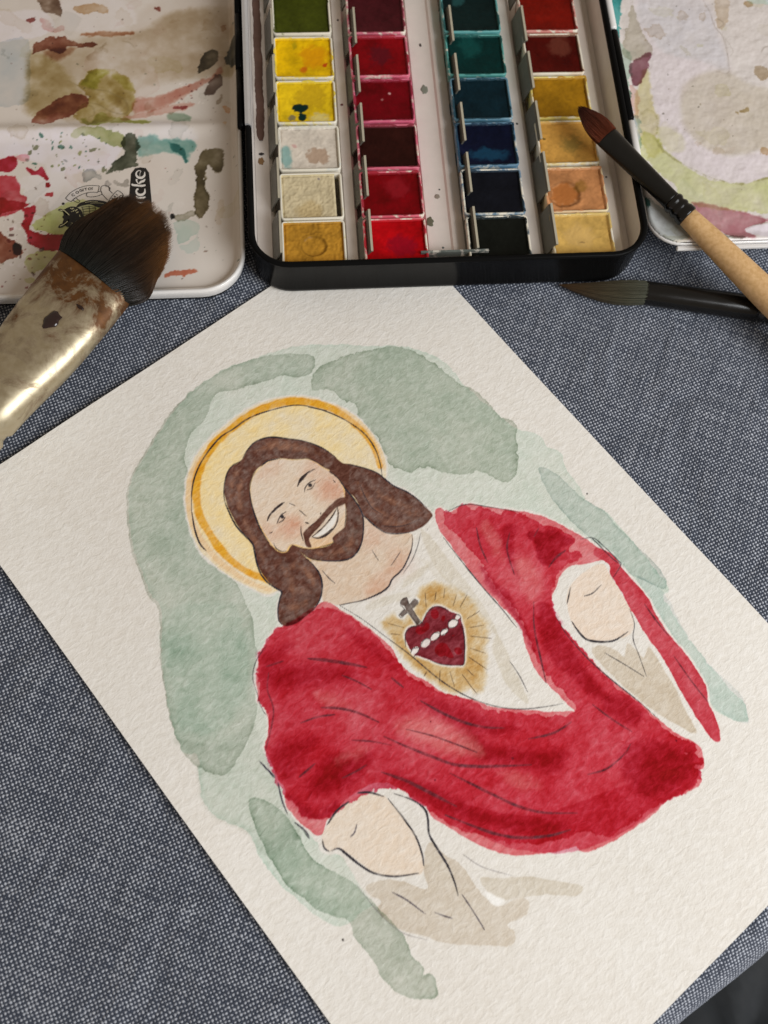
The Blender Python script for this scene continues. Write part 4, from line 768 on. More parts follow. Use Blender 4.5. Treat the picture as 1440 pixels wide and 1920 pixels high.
R = lambda z, i: rrect(TX0, TX1, TY0, TY1, 11.0, z, i, 8)
V, F = loft([R(0.35, 2.2), R(0.6, 1.0), R(1.6, .25), R(3, 0), R(13.9, 0), R(14.5, -.35), R(15.2, -.45), R(15.6, 0.05), R(15.6, .7), R(15.2, 1.25), R(13.9, 1.35), R(2.0, 1.35)], True, True)
body = tpart("tin_body", V, F, M_BLACK)
V, F = loft([R(14.3, 1.45), R(13.8, 1.62), R(2.3, 1.65)], False, False)
tpart("tin_lining", V, F, M_GREY)

# inner tray, a folded sheet that runs the length of the tin
prof = [(-31.3, 7.2), (-27.2, 7.0), (-26.3, 6.2), (-25.6, 2.3), (-6.1, 2.3), (-6.0, 6.3), (-5.4, 7.2), (-2.6, 7.2), (-1.9, 6.2), (-1.4, 2.3), (17.7, 2.3), (17.8, 6.6), (18.4, 7.5), (24.9, 7.7), (25.5, 8.3), (26.3, 8.4),
        (27.2, 7.8), (29.2, 7.0), (29.8, 2.3), (47.2, 2.3), (47.3, 6.8), (48, 7.6), (51.2, 7.6), (52.4, 6.6), (53.2, 2.3), (72.3, 2.3), (72.4, 7.6), (73, 8.3), (75.6, 8.4), (76.4, 7.6), (76.8, 5.2), (77.4, 4.7), (79.3, 4.7)]
V = []; F = []
ys = np.concatenate([TY0 + 1.8 + 9.5 * np.linspace(0, 1, 14) ** 2, np.linspace(TY0 + 14, TY1 - 12, 24), TY1 - 1.8 - 9.5 * np.linspace(1, 0, 14) ** 2])
def tray_in(y):       # how far the rounded corner cuts in at this row
    q = max(9.3 - min(y - TY0 - 1.7, TY1 - 1.7 - y), 0.0)
    return 9.3 - math.sqrt(max(9.3 ** 2 - q * q, 0))
for y in ys: V += [(min(max(x, TX0 + 1.7 + tray_in(y)), TX1 - 1.7 - tray_in(y)), y, z) for x, z in prof]
m = len(prof)
F = [(i * m + j, i * m + j + 1, (i + 1) * m + j + 1, (i + 1) * m + j) for i in range(len(ys) - 1) for j in range(m - 1)]
tray = tpart("inner_tray", V, F, M_GREY, smooth=False)

# spring clips: one leaning tab after another beside every column of pans
def tab_mesh(xb, xt):
    t = .45
    P = [(xb, 7.0), (xb + .25, 8.2), (xt - .5, 12.6), (xt, 13.0)]
    V = []; F = []
    for y in (0.0, 13.9):
        for x, z in P: V += [(x, y, z), (x + t, y, z - .12)]
    n = 2 * len(P)
    ring = [0, 2, 4, 6, 7, 5, 3, 1]
    for i in range(8):
        a, b = ring[i], ring[(i + 1) % 8]; F.append((a, b, b + n, a + n))
    for k in range(3):
        a = 2 * k; F += [(a, a + 1, a + 3, a + 2), (n + a, n + a + 2, n + a + 3, n + a + 1)]
    return V, F
for ci, (xb, xt) in enumerate(((-27.0, -24.6), (-2.2, 1.0), (29.2, 31.4), (52.5, 54.5))):
    V, F = tab_mesh(xb, xt)
    proto = None; lipme = None
    for k in range(6):
        y0 = 73.4 + 18.6 * k + (.4 if (k + ci) % 3 == 0 else 0)
        if proto is None:
            o = make("spring_clip", V, F, M_CLIP, tin, False); proto = o.data
            lv, lf = box(xt - .15, xt + .5, .05, 13.85, 12.95, 13.3)
            l = make("clip_edge", lv, lf, M_CLIPLIP, o, False); lipme = l.data
        else:
            o = link("spring_clip", proto, tin); l = link("clip_edge", lipme, o)
        o.location = ((0 - tin_off[0]) * MM, (y0 - tin_off[1]) * MM, 0.0)
        o.rotation_euler = (0, 0, 0)

# dried paint in the slot at the left, hinges, the loose front strip
def blob(cx, cy, rx, ry, z, h, n=18, seed=1, wob=.2):
    r = np.random.default_rng(seed); k = 1 + wob * r.uniform(-1, 1, n)
    V = []
    for s_, zz in ((1, z), (.85, z + h * .8), (.5, z + h)):
        V += [(cx + rx * s_ * k[i] * math.cos(6.283 * i / n), cy + ry * s_ * k[i] * math.sin(6.283 * i / n), zz) for i in range(n)]
    F = [(a * n + i, a * n + (i + 1) % n, (a + 1) * n + (i + 1) % n, (a + 1) * n + i) for a in range(2) for i in range(n)]
    F.append(tuple(range(2 * n, 3 * n)))
    return V, F
M_RES = plain("dried_residue", (96, 68, 58), .45, var=.35, nscale=450, bmp=.6)
L = []
ys_ = np.linspace(117, 178, 60); r_ = np.random.default_rng(9)
V = []; F = []
for i, y in enumerate(ys_):
    w = 1.25 * min(1, math.sqrt(max((y - 116.6) / 3.5, .02))) * (1 + .12 * r_.uniform(-1, 1)); c = -29.4 + .12 * math.sin(y * .4)
    V += [(c - w, y, 7.15), (c - w * .55, y, 7.3 + .2 * r_.random()), (c + w * .5, y, 7.28 + .2 * r_.random()), (c + w, y, 7.1)]
F = [(4 * i + j, 4 * i + j + 1, 4 * i + j + 5, 4 * i + j + 4) for i in range(len(ys_) - 1) for j in range(3)]
sub("dried_paint", V, F, M_RES, tray)
for k, (x, y, rx, ry, c) in enumerate(((21.8, 134.5, 1.1, 1.8, (120, 124, 112)), (19.4, 86.5, 1.0, 1.6, (92, 92, 74)), (22.5, 77.5, .35, .35, (92, 100, 98)), (23.2, 97.6, .3, .3, (40, 36, 36)), (-4.2, 129.8, .45, .4, (100, 40, 44)),
                                      (22.3, 95.2, .8, .8, (138, 128, 116)), (-29.5, 109.6, .9, 1.3, (128, 96, 60)), (-29.4, 112.2, .8, .5, (40, 34, 34)), (22, 152, .4, .7, (70, 62, 60)), (-3.6, 163, .35, .4, (54, 44, 46)), (74.4, 100, .3, .35, (60, 54, 52)), (49.6, 121, .35, .4, (60, 56, 52)))):
    zt = 7.62 if 17 < x < 27 else (7.22 if x < 0 else (8.4 if x > 70 else 7.62))
    V, F = blob(x, y, rx, ry, zt, .1, seed=k + 40)
    sub("paint_spot", V, F, plain("spot_paint", c, .5, var=.2), tray)
V, F = box(15.2, 34.8, 72.9, 73.6, 9.4, 12.2)
M_STRIP = None
def stain_mat(name, base, stain, amount, scale=420, rough=.42):
    m, nt, b = new_mat(name)
    t = noise(nt, scale, 4, .6, dist=.6)
    lo = 1 - amount
    f = ramp(nt, t.outputs[0], [(max(.18 + .5 * lo - .06, 0), (0, 0, 0)), (.18 + .5 * lo + .06, (1, 1, 1))])
    t2 = noise(nt, scale * .6, 3)
    st = mixc(nt, t2.outputs[0], lin(stain), np.clip(lin(stain) * 2.2 + .16, 0, .8))
    nt.links.new(mixc(nt, f.outputs[0], lin(base), st), b.inputs['Base Color'])
    b.inputs['Roughness'].default_value = rough
    bump(nt, b, f.outputs[0], .15, .0002)
    return m
tpart("front_strip", V, F, stain_mat("strip_paint", (205, 200, 190), (44, 56, 52), .5, 330), smooth=False)

M_LEAF = plain("hinge_metal", (206, 206, 208), .3, metal=.5, var=.08)
# left hinge: bright leaf along the rim and a dark barrel; right hinge: knuckles
V, F = loft([[(-33.3, y, 15.0), (-33.3, y, 16.2), (-32.4, y, 16.3), (-31.6, y, 15.4), (-31.3, y, 12.0), (-32.2, y, 12.0)] for y in (115.5, 116.0, 200.0, 262.0)])
tpart("hinge_leaf", V, F, M_LEAF, smooth=False)
V, F = tube([(-34.6, 116.2, 13.7), (-34.6, 137.0, 13.7)], 1.15, 12)
tpart("hinge_barrel", V, F, M_BLACK)
V, F = tube([(-34.6, 137.6, 13.7), (-34.6, 158.0, 13.7)], 1.25, 12)
tpart("hinge_barrel", V, F, M_BLACK)
V, F = tube([(-34.6, 158.6, 13.7), (-34.6, 200.0, 13.7)], 1.15, 12)
tpart("hinge_barrel", V, F, M_BLACK)
for y0, y1, mt in ((100.5, 115.6, M_WHITE), (116.1, 150.5, M_BLACK), (151.0, 185.0, M_WHITE), (185.5, 220, M_BLACK)):
    V, F = tube([(82.7, y0, 13.6), (82.7, y0 + .5, 13.6), (82.7, y1 - .5, 13.6), (82.7, y1, 13.6)], [.9, 1.3, 1.3, .9], 12)
    tpart("hinge_knuckle", V, F, mt)

# ------------------------------------------------------------------ left mixing lid, with its stains and its printed emblem
LXA, LXB, LYA, LYB = -149.0, -35.1, 66.0, 268.0
RL = lambda z, i: rrect(LXA, LXB, LYA, LYB, 13.0, z, i, 10)
lid = tpart("mixing_lid", *loft([RL(.3, 3), RL(.6, 1.6), RL(2.0, .9), RL(4.0, .6)], True, False), M_BLACK)
V, F = loft([RL(3.2, .5), RL(4.6, .2), RL(6.0, .0), RL(6.7, .1), RL(7.0, .4), RL(7.0, .8), RL(6.7, 1.2), RL(5.6, 1.6)], False, False)
sub("lid_rim", V, F, M_WHITE, lid)

lc = Canvas(LXA + 1.1, LXB - 1.1, LYA + 1.1, LYB - 1.1, 0.30, (217, 208, 199), seed=51)
lc.img *= (1 + .05 * lc.n_big[..., None] * np.array([.6, 1, 1.2])) * (1 + .02 * lc.n_mid[..., None])
def lw(z, seen, den=1.0, **k):
    k.setdefault('rough', .6); k.setdefault('edge', .45); k.setdefault('edge_w', .4); k.setdefault('var', .5); k.setdefault('mid', .5)
    lc.wash(z, seen, den * (1 if k.get('opaque') else 1.15), **k)
lw([(-101.18, 153.63), (-91.58, 157.66), (-79.09, 161.7), (-68.02, 161.53), (-54.65, 170.71), (-37.65, 170.49), (-36.02, 153.18), (-36.47, 144.79), (-49.18, 143.31), (-60.14, 142.15), (-67.73, 139.92), (-68.14, 130.5), (-73.96, 127.32), (-98.48, 130.88), (-100.5, 141.96)], (188, 172, 150), .85, soft=1.6, edge=.05)
lw([(-60.31, 175.18), (-37.57, 174.9), (-36.3, 153.19), (-49.17, 145.03), (-65.64, 146.74), (-71.34, 160.87)], (205, 192, 180), .5, soft=2, edge=0)
lw([(-110.31, 171.46), (-98.19, 171.3), (-93.51, 164.77), (-98.8, 160.6), (-104.78, 160.34), (-109.61, 159.36), (-120.57, 161.65), (-121.26, 171.6)], (226, 218, 218), .9, opaque=True, edge=.1, soft=.5, var=.1)
lw([(-91.17, 175.56), (-71.58, 175.32), (-68.09, 166.55), (-76.91, 163.09), (-84.08, 162.49), (-91.86, 164.75), (-91.47, 169.04)], (224, 216, 212), .8, opaque=True, edge=.1, soft=.8, var=.15)
lw([(-114.97, 158.75), (-109.57, 158.66), (-101.49, 159.93), (-99.8, 147.4), (-100.34, 136.57), (-108.14, 134.08), (-113.41, 134.2)], (192, 190, 186), .7)
lw([(-107.53, 123.56), (-87.67, 124.7), (-78.09, 122.17), (-71.66, 118.1), (-73.67, 113.01), (-76.22, 109.89), (-82.99, 110.08), (-91.17, 107.16), (-93.97, 112.3), (-98.21, 114.32), (-102.97, 116.36), (-107.08, 115.84), (-114.82, 116.05), (-115.25, 122.47)], (226, 219, 223), .92, opaque=True, soft=.7, edge=.05, var=.08)
lw([(-78.15, 124.46), (-70.75, 126.58), (-56.84, 126.91), (-50.39, 123.44), (-49.34, 120.13), (-60.02, 120.4), (-67.48, 121.25)], (222, 216, 214), .8, opaque=True, soft=1.0, edge=.0, var=.2)
lw([(-101.44, 106.84), (-91.3, 110.32), (-82.83, 105.04), (-86.7, 97.7), (-95.58, 91.28), (-98.44, 98.07)], (222, 215, 212), .85, opaque=True, soft=.8, edge=.05, var=.12)
lw([(-107.92, 79.22), (-102.1, 81.36), (-95.06, 79.93), (-92.85, 75.17), (-97.03, 69.54), (-104.27, 67.54), (-109.24, 68.87)], (214, 206, 200), .8, opaque=True, soft=.8, edge=.05, var=.12)
lw([(-98.42, 176.38), (-92.86, 176.31), (-91.36, 168.9), (-93.06, 170.14), (-94.29, 170.52), (-97.12, 172)], (112, 88, 70), .95)
lw([(-88.55, 172.47), (-84.42, 173.87), (-79.4, 173.96), (-76.97, 170.14), (-80.43, 170.62), (-84.28, 169.23)], (180, 148, 112), .8)
lw([(-97.48, 167.69), (-95.25, 166.94), (-93.46, 163.7), (-90.78, 165.44), (-90.97, 162.95), (-95.66, 163.73)], (196, 158, 148), .8)
lw([(-99.35, 154.85), (-98.67, 157.78), (-95.51, 160.33), (-91.71, 161.05), (-89.5, 160.45), (-87.69, 158.86), (-79, 157.94), (-81.97, 156.37), (-87.73, 156.75), (-88.78, 155.51), (-91.43, 153.81), (-95.2, 155.62), (-99.04, 154.15)], (138, 86, 66), .95, edge=.4)
lw([(-95.83, 154.93), (-91.53, 156.26), (-86.62, 156.17), (-90.82, 152.06), (-94.11, 152.81)], (160, 118, 92), .7, soft=1.2)
lw([(-84.6, 161.79), (-79.11, 162.55), (-69.13, 161.69), (-74.66, 160.92), (-79.07, 160.85), (-83.48, 161.06)], (166, 118, 88), .8, soft=.5)
lw([(-100.57, 152.24), (-95.22, 153.53), (-87.3, 144.41), (-83.31, 137.54), (-84.75, 132.22), (-90.55, 131.02), (-98.46, 130.54)], (178, 160, 116), .55, soft=1.5, edge=0)
lw([(-83.54, 145.02), (-79.83, 147.84), (-74.37, 147.04), (-69.84, 143.38), (-67.86, 137.21), (-68.59, 131.71), (-72.83, 129.15), (-78.2, 126.63), (-82.43, 126.07), (-85.72, 129.45), (-84.26, 133.54), (-81.66, 136.16), (-85.05, 141.64)], (172, 154, 96), .9, edge=.2, mid=.6)
lw([(-84, 142.3), (-82.48, 145.69), (-79.81, 147.36), (-76.54, 146.6), (-78.65, 144.24), (-80.16, 140.18)], (168, 172, 66), .8, soft=.8)
lw([(-74.34, 145.53), (-71.05, 144.09), (-68.81, 139.94), (-70.99, 140.67), (-73.21, 143.45)], (176, 172, 80), .7, soft=.8)
for p, w in (([(-81.63, 135.15), (-78.39, 134.08), (-75.12, 131.66), (-71.36, 130.57), (-69.77, 131.87), (-70.91, 135.92), (-75.28, 138.72)], .55), ([(-82.67, 134.17), (-80.52, 133.45), (-79.91, 130.77), (-81.47, 129.48)], .4), ([(-88.35, 143.75), (-85.05, 141.64), (-80.7, 140.19), (-76.37, 139.42), (-74.18, 138.02)], .35), ([(-71.85, 158.74), (-69.63, 158), (-67.94, 155.85)], .3)):
    lc.line(p, w, (128, 108, 60), .6, soft=.25)
lw([(-98.36, 128.43), (-94.9, 133.65), (-90.26, 137.36), (-84.96, 138.66), (-82.11, 136.84), (-82.57, 134.17), (-85.79, 131.44), (-89.94, 128.89), (-94.61, 127.03)], (148, 92, 74), .95, edge=.3, mid=.5)
lw([(-83.59, 129.4), (-80.77, 127.35), (-78.3, 130.6), (-74, 129.17), (-63.28, 127.06), (-67.55, 126.37), (-73.96, 127.19), (-79.23, 125.34), (-82.98, 126.75)], (148, 150, 72), .8, soft=.4)
lw([(-67.67, 135.85), (-60.11, 137.04), (-51.94, 140.96), (-44.77, 144.26), (-41.85, 147.67), (-41.33, 145.44), (-46.45, 141.39), (-54.68, 136.11), (-60.09, 132.86), (-67.61, 131.02)], (188, 138, 122), .75, soft=.7)
lw([(-70.8, 129.1), (-60.09, 132.19), (-50.33, 134.8), (-49.69, 132.76), (-57.38, 130.78), (-69.71, 128.41)], (200, 160, 146), .7, soft=.4)
lw([(-55.76, 132.56), (-51.42, 133.47), (-50.07, 132.76), (-54.68, 132.06)], (150, 80, 80), .8, soft=.2)
lw([(-48.72, 146.27), (-48.31, 149.89), (-46.34, 153.36), (-43.42, 155.08), (-42.22, 153.15), (-42.93, 149.65), (-45.74, 146.91), (-48.35, 145.23)], (98, 90, 74), .95, edge=.4)
lw([(-39.78, 152.4), (-37.91, 156.76), (-36.1, 157.45), (-35.89, 153.89), (-36.03, 147.42), (-38.07, 148.16), (-39.81, 150.29)], (84, 84, 72), .95, edge=.3)
lw([(-46.38, 137.97), (-45.35, 142.2), (-42.44, 145.6), (-41.08, 144.18), (-41.41, 140.6), (-43.75, 137.57)], (128, 110, 100), .9, edge=.4)
lw([(-42.76, 150.49), (-41.62, 152.01), (-40.13, 151.49), (-40.28, 149.04), (-41.96, 147.67)], (205, 190, 182), .5, edge=1.0, edge_w=.25)
lw([(-66.94, 120.58), (-61.63, 121.62), (-60.02, 120.4), (-56.83, 120.97), (-50.41, 120.02), (-49.79, 116.87), (-51.4, 115.49), (-52.26, 112.29), (-53.1, 114.24), (-56.82, 116.28), (-61.59, 115.76), (-66.33, 114.6)], (132, 166, 156), .8, soft=.6)
lw([(-57.36, 119.68), (-55.22, 118.97), (-53.1, 116.31), (-52.05, 112.28), (-52.79, 112.11), (-53.63, 115.03), (-56.29, 117.37)], (88, 140, 134), .9, soft=.3)
lw([(-57.92, 129.93), (-54.68, 130.52), (-51.44, 129.44), (-50.91, 127.43), (-54.68, 126.85), (-56.84, 128.24)], (146, 160, 140), .7, soft=.6)
lw([(-75.94, 109.12), (-73.67, 113.01), (-71.01, 116.79), (-71.7, 120.05), (-68.46, 122.77), (-66.49, 118.61), (-67.06, 113.46), (-66.72, 111.66), (-70.48, 110.36), (-74.63, 109.08)], (96, 98, 82), .95, edge=.4, mid=.6)
lw([(-86.27, 122.25), (-82.92, 124.91), (-78.16, 124.92), (-71.75, 122.66), (-70.53, 120.02), (-72.19, 117.99), (-76.98, 120.06), (-80.2, 122.09)], (164, 164, 120), .85, edge=.3)
lw([(-49.94, 109.66), (-48.86, 112.96), (-46.7, 116.27), (-41.24, 116.45), (-41.77, 109.55), (-44.01, 108.85), (-45.68, 111.59), (-46.78, 108.42), (-45.7, 100.16), (-45.64, 96.41), (-47.97, 92.65), (-50.03, 94.57), (-49.68, 101.53)], (112, 100, 74), .95, edge=.5, mid=.5)
lw([(-82.33, 105.65), (-82.71, 109.44), (-79.88, 110.31), (-77.75, 108.67), (-77.45, 107.08), (-79.28, 107.45), (-81.29, 105.3)], (150, 148, 142), .8)
lw([(-70.9, 104.68), (-72.45, 104.42), (-73.54, 106.65), (-71.43, 105.33), (-69.63, 106.85), (-69.59, 104.33)], (160, 152, 142), .7)
lw([(-76.13, 106.1), (-75.09, 106.38), (-74.95, 104.8), (-75.99, 104.52)], (140, 134, 128), .7)
RED = (158, 22, 42)
lw([(-108.99, 113.35), (-104.98, 115.27), (-102.63, 115.72), (-102.18, 113.16), (-104.2, 110.56), (-108.86, 111.13)], RED, .95, rough=.3)
lw([(-99.12, 111.81), (-96.47, 110.47), (-94.73, 111.81), (-92.98, 108.47), (-93.13, 107.1), (-95.63, 109.05), (-97.96, 109.25)], RED, 1.0, rough=.3)
lw([(-102.68, 115.72), (-100.39, 116.61), (-98.53, 115.61), (-99.23, 114.03), (-101.58, 114.41)], (212, 160, 160), .8, rough=.3)
lw([(-108.65, 107.67), (-103.59, 108.78), (-101.3, 106.21), (-100.6, 102.46), (-98.49, 101.15), (-99.45, 97.98), (-102.88, 95.65), (-107.91, 95.44)], (182, 66, 76), .95, rough=.4)
lw([(-93.73, 100.88), (-93.56, 102.86), (-91, 102.91), (-91.44, 101.25)], (176, 70, 74), .9); lw([(-93.38, 104.6), (-93.08, 105.97), (-91.74, 105.93), (-91.48, 104.54)], RED, .9)
lw([(-109.25, 100.87), (-98.5, 99.3), (-99.43, 97.49), (-95.89, 97.99), (-96.61, 93.74), (-97.04, 90.12), (-92.95, 88.78), (-86.23, 87.35), (-85.62, 84.34), (-88.67, 82.66), (-94.73, 83.64), (-97.44, 85.82), (-98.49, 88.97), (-99.76, 92.03), (-98.74, 93.81), (-99.4, 96.88), (-102.93, 96.69), (-108.88, 94.75)], (170, 36, 52), .98, rough=.45, mid=.5)
lw([(-107.58, 89.88), (-102.42, 87.31), (-99.78, 84.71), (-100.03, 81.76), (-103.05, 80.69), (-106.93, 79.19)], (148, 92, 72), .95)
lw([(-101.76, 84.31), (-101.09, 85.77), (-99.39, 84.82), (-99.73, 81.87), (-101.15, 82.21)], (74, 42, 34), .9, rough=.2)
lw([(-96.62, 91.92), (-93.18, 94.24), (-88.26, 98.37), (-82.16, 100.03), (-77.45, 96.8), (-80.34, 90.17), (-83.84, 88.47), (-87.86, 87.71), (-92.96, 89.02), (-96.03, 89.97)], (190, 190, 138), .9, edge=.15)
lw([(-97.53, 77.56), (-97.61, 81.2), (-92.7, 83.1), (-88.56, 82.3), (-90.9, 78.49), (-95.83, 75.16)], (190, 186, 138), .9, edge=.25)
lw([(-97.96, 73.32), (-97.26, 74.05), (-95.52, 73.99), (-95.23, 72.93), (-96.68, 72.29)], (196, 190, 150), .8, edge=.6, edge_w=.2)
lw([(-56.78, 93.55), (-50.55, 95.33), (-49.94, 93.45), (-54.71, 91.64)], (162, 154, 136), .7, edge=.5)
lw([(-57.04, 93.99), (-56.01, 94.26), (-55.49, 92.71), (-56.78, 92.32)], (50, 48, 46), .9, rough=.2)
lw([(-56, 91.19), (-50.57, 91.75), (-48.93, 89.12), (-51.02, 85.43), (-54.72, 83.56), (-55.49, 86.91)], (190, 196, 184), .7, edge=.5, edge_w=.3)
lw([(-54.72, 83.26), (-51.64, 83.76), (-49.05, 87.3), (-48.57, 83.05), (-51.65, 80.76)], (198, 200, 190), .5, edge=.3)
lw([(-58.27, 73.76), (-55.74, 74.38), (-50.46, 74.71), (-50.36, 74.06), (-54.73, 73.46), (-57.76, 73.04)], (196, 136, 112), .9)
lw([(-41.09, 132.56), (-39.72, 133.07), (-38.67, 130.82), (-39.5, 129.83)], (206, 160, 122), .7); lw([(-40.93, 125.86), (-39.84, 126.16), (-39.7, 124.63), (-40.57, 124.39)], (210, 180, 146), .7); lw([(-41.16, 164.35), (-39.91, 164.69), (-39.77, 162.67), (-40.9, 162.4)], (180, 150, 122), .7)
lw([(-42.98, 134.29), (-41.57, 136.98), (-40.92, 136.29), (-41.89, 133.93)], (178, 164, 148), .7); lw([(-44.07, 92.65), (-42.42, 98.18), (-41.38, 97.52), (-42.01, 90.73), (-43.58, 90.17)], (206, 190, 172), .6, edge=.4)
lw([(-101.88, 167.75), (-99.97, 168.08), (-100.09, 167.15), (-101.57, 167.03)], (130, 66, 60), .9); lw([(-61.98, 172.13), (-60.57, 172.4), (-60.29, 170.93), (-61.41, 170.95)], (150, 96, 84), .9)
pa = [(-99.17, 123.35), (-73.6, 109.82)]; pb = [(-105.95, 96.48), (-92.6, 69.37)]; pc = [(-54.13, 141.69), (-45.45, 132.66)]; pd = [(-110.31, 171.46), (-40.08, 96.86)]
lc.dots(60, pa[0][0], pa[1][0], pa[1][1], pa[0][1], .18, .95, [(140, 142, 92), (120, 120, 90), (150, 148, 140), (78, 112, 96)], seed=3)
lc.dots(70, pb[0][0] - 4, pb[1][0], pb[1][1], pb[0][1], .15, .7, [(110, 60, 52), (150, 100, 96), (120, 96, 90)], seed=4)
lc.dots(40, pb[0][0] - 2, pb[1][0] - 3, pb[1][1] + 4, pb[0][1] - 1, .3, 1.3, [(225, 216, 210)], seed=14)
lc.dots(26, pc[0][0], pc[1][0], pc[1][1], pc[0][1], .15, .5, [(112, 60, 56), (230, 220, 212)], seed=5)
lc.dots(150, pd[0][0] - 20, pd[1][0] + 4, pd[1][1] - 25, pd[0][1], .08, .3, [(130, 116, 104), (160, 144, 130), (120, 112, 104)], op=.6, seed=6)
lc.line([(-33.88, 125.69), (-33.66, 112.55), (-33.71, 99.79), (-33.52, 90.45)], .5, (140, 100, 92), .5, soft=.3, wob=.4)

def old_stains(c, n, x0, x1, y0, y1, cols, seed, rmin=1.0, rmax=5.0):
    """faint dried puddles left by earlier mixes"""
    r = np.random.default_rng(seed)
    for _ in range(n):
        x, y, rad, e, th = r.uniform(x0, x1), r.uniform(y0, y1), rmin + (rmax - rmin) * r.random() ** 2, r.uniform(.7, 1.6), r.uniform(0, 3.14)
        a = np.linspace(0, 2 * math.pi, 11, endpoint=False); q = rad * r.uniform(.6, 1.3, 11)
        px, py = q * np.cos(a) * e, q * np.sin(a) / e
        c.wash([(x + u * math.cos(th) - v * math.sin(th), y + u * math.sin(th) + v * math.cos(th)) for u, v in zip(px, py)],
               cols[r.integers(len(cols))], r.uniform(.12, .4), rough=.7, edge=r.uniform(.1, .4), edge_w=.35, var=.5, mid=.5)
old_stains(lc, 70, -108, -36, 67, 175, [(196, 180, 160), (206, 186, 176), (186, 180, 170), (200, 190, 160), (222, 214, 206), (176, 160, 140)], 61)
lc.dots(90, -108, -37, 68, 172, .1, .4, [(120, 104, 92), (150, 130, 116), (170, 120, 110), (110, 116, 100)], op=.7, seed=62)
def inner_edge(x, y, x0, x1, y0, y1, r):
    """distance inward from a rounded rectangle"""
    qx = np.abs(x - (x0 + x1) / 2) - ((x1 - x0) / 2 - r); qy = np.abs(y - (y0 + y1) / 2) - ((y1 - y0) / 2 - r)
    return -(np.hypot(np.maximum(qx, 0), np.maximum(qy, 0)) + np.minimum(np.maximum(qx, qy), 0) - r)
def sheet(cvs, zf, keep, name, mat, parent):
    X, Y = np.meshgrid(cvs.xs, cvs.ys); Z = zf(X, Y); K = keep(X, Y)
    idx = np.arange(X.size).reshape(X.shape)
    q = np.stack([idx[:-1, :-1], idx[:-1, 1:], idx[1:, 1:], idx[1:, :-1]], -1).reshape(-1, 4)
    q = q[K.ravel()[q].all(1)]
    used, inv = np.unique(q, return_inverse=True)
    P = np.stack([X, Y, Z], -1).reshape(-1, 3)[used]; C = np.clip(cvs.img.reshape(-1, 3)[used], .003, .95)
    return sub(name, P, None, mat, parent, col=C, quads=inv.reshape(-1, 4))
ie = lambda X, Y: inner_edge(X, Y, LXA + 1.3, LXB - 1.3, LYA + 1.3, LYB - 1.3, 11.5)
sheet(lc, lambda X, Y: 4.2 + 2.4 * (1 - sstep(0.0, 2.2, ie(X, Y))) + 1.4 * np.exp(-((Y - 124.5) / 2.6) ** 2) + 1.6 * np.exp(-((Y - 190) / 2.6) ** 2),
      lambda X, Y: ie(X, Y) > -.25, "mixing_well", M_LID, lid)

# the printed badge, banner and owl
def text_geo(s, size, shear=0.0, bold=0.0):
    cu = bpy.data.curves.new("t", 'FONT'); cu.body = s; cu.size = size; cu.shear = shear; cu.offset = bold; cu.resolution_u = 3
    ob = bpy.data.objects.new("t", cu); COL.objects.link(ob)
    dg = bpy.context.evaluated_depsgraph_get(); dg.update()
    me = bpy.data.meshes.new_from_object(ob.evaluated_get(dg))
    v = np.array([p.co[:] for p in me.vertices]); f = [tuple(p.vertices) for p in me.polygons]
    bpy.data.objects.remove(ob); bpy.data.curves.remove(cu); bpy.data.meshes.remove(me)
    return v, f
def place(v, x, y, z, ang):
    c, s = math.cos(ang), math.sin(ang)
    return [(x + p[0] * c - p[1] * s, y + p[0] * s + p[1] * c, z) for p in v]
def ribbon(pts, w, z, closed=False):
    P = spline(pts, False, 4) if len(pts) > 2 else np.asarray(pts, float)
    T = np.gradient(P, axis=0); T /= np.maximum(np.linalg.norm(T, axis=1), 1e-9)[:, None]; N = np.column_stack([-T[:, 1], T[:, 0]])
    ww = np.asarray(w if np.ndim(w) else [w] * len(P), float)[:, None] / 2
    A = P + N * ww; B = P - N * ww; n = len(P)
    V = [(x, y, z) for x, y in A] + [(x, y, z) for x, y in B]
    return V, [(i + n, i + 1 + n, i + 1, i) for i in range(n - 1)]
def poly(pts, z, sm=True):
    P = spline(pts, True, 3) if sm else np.asarray(pts, float)
    return [(x, y, z) for x, y in P], [tuple(range(len(P)))[::-1]]
def up(g):    # all print faces look up
    V, F = g; V = [tuple(p) for p in V]; out = []
    for f in F:
        a = sum(V[f[i]][0] * V[f[(i + 1) % len(f)]][1] - V[f[(i + 1) % len(f)]][0] * V[f[i]][1] for i in range(len(f)))
        out.append(f if a > 0 else f[::-1])
    return V, out
EZ = 4.30
V, F = up(poly([(-69.3, 80), (-69.1, 97), (-68.5, 108.6), (-67.3, 110.5), (-65.8, 110.8), (-64.2, 110.5), (-63.2, 108.8), (-62.3, 98), (-61.9, 80)], EZ, False))
badge = sub("printed_badge", V, F, M_INKBLACK, lid, False)
def pen(pts, widths):      # a calligraphic stroke of changing width
    n = (len(pts) - 1) * 4 + 1
    return ribbon(pts, np.interp(np.linspace(0, 1, n), np.linspace(0, 1, len(widths)), widths), EZ + .06)
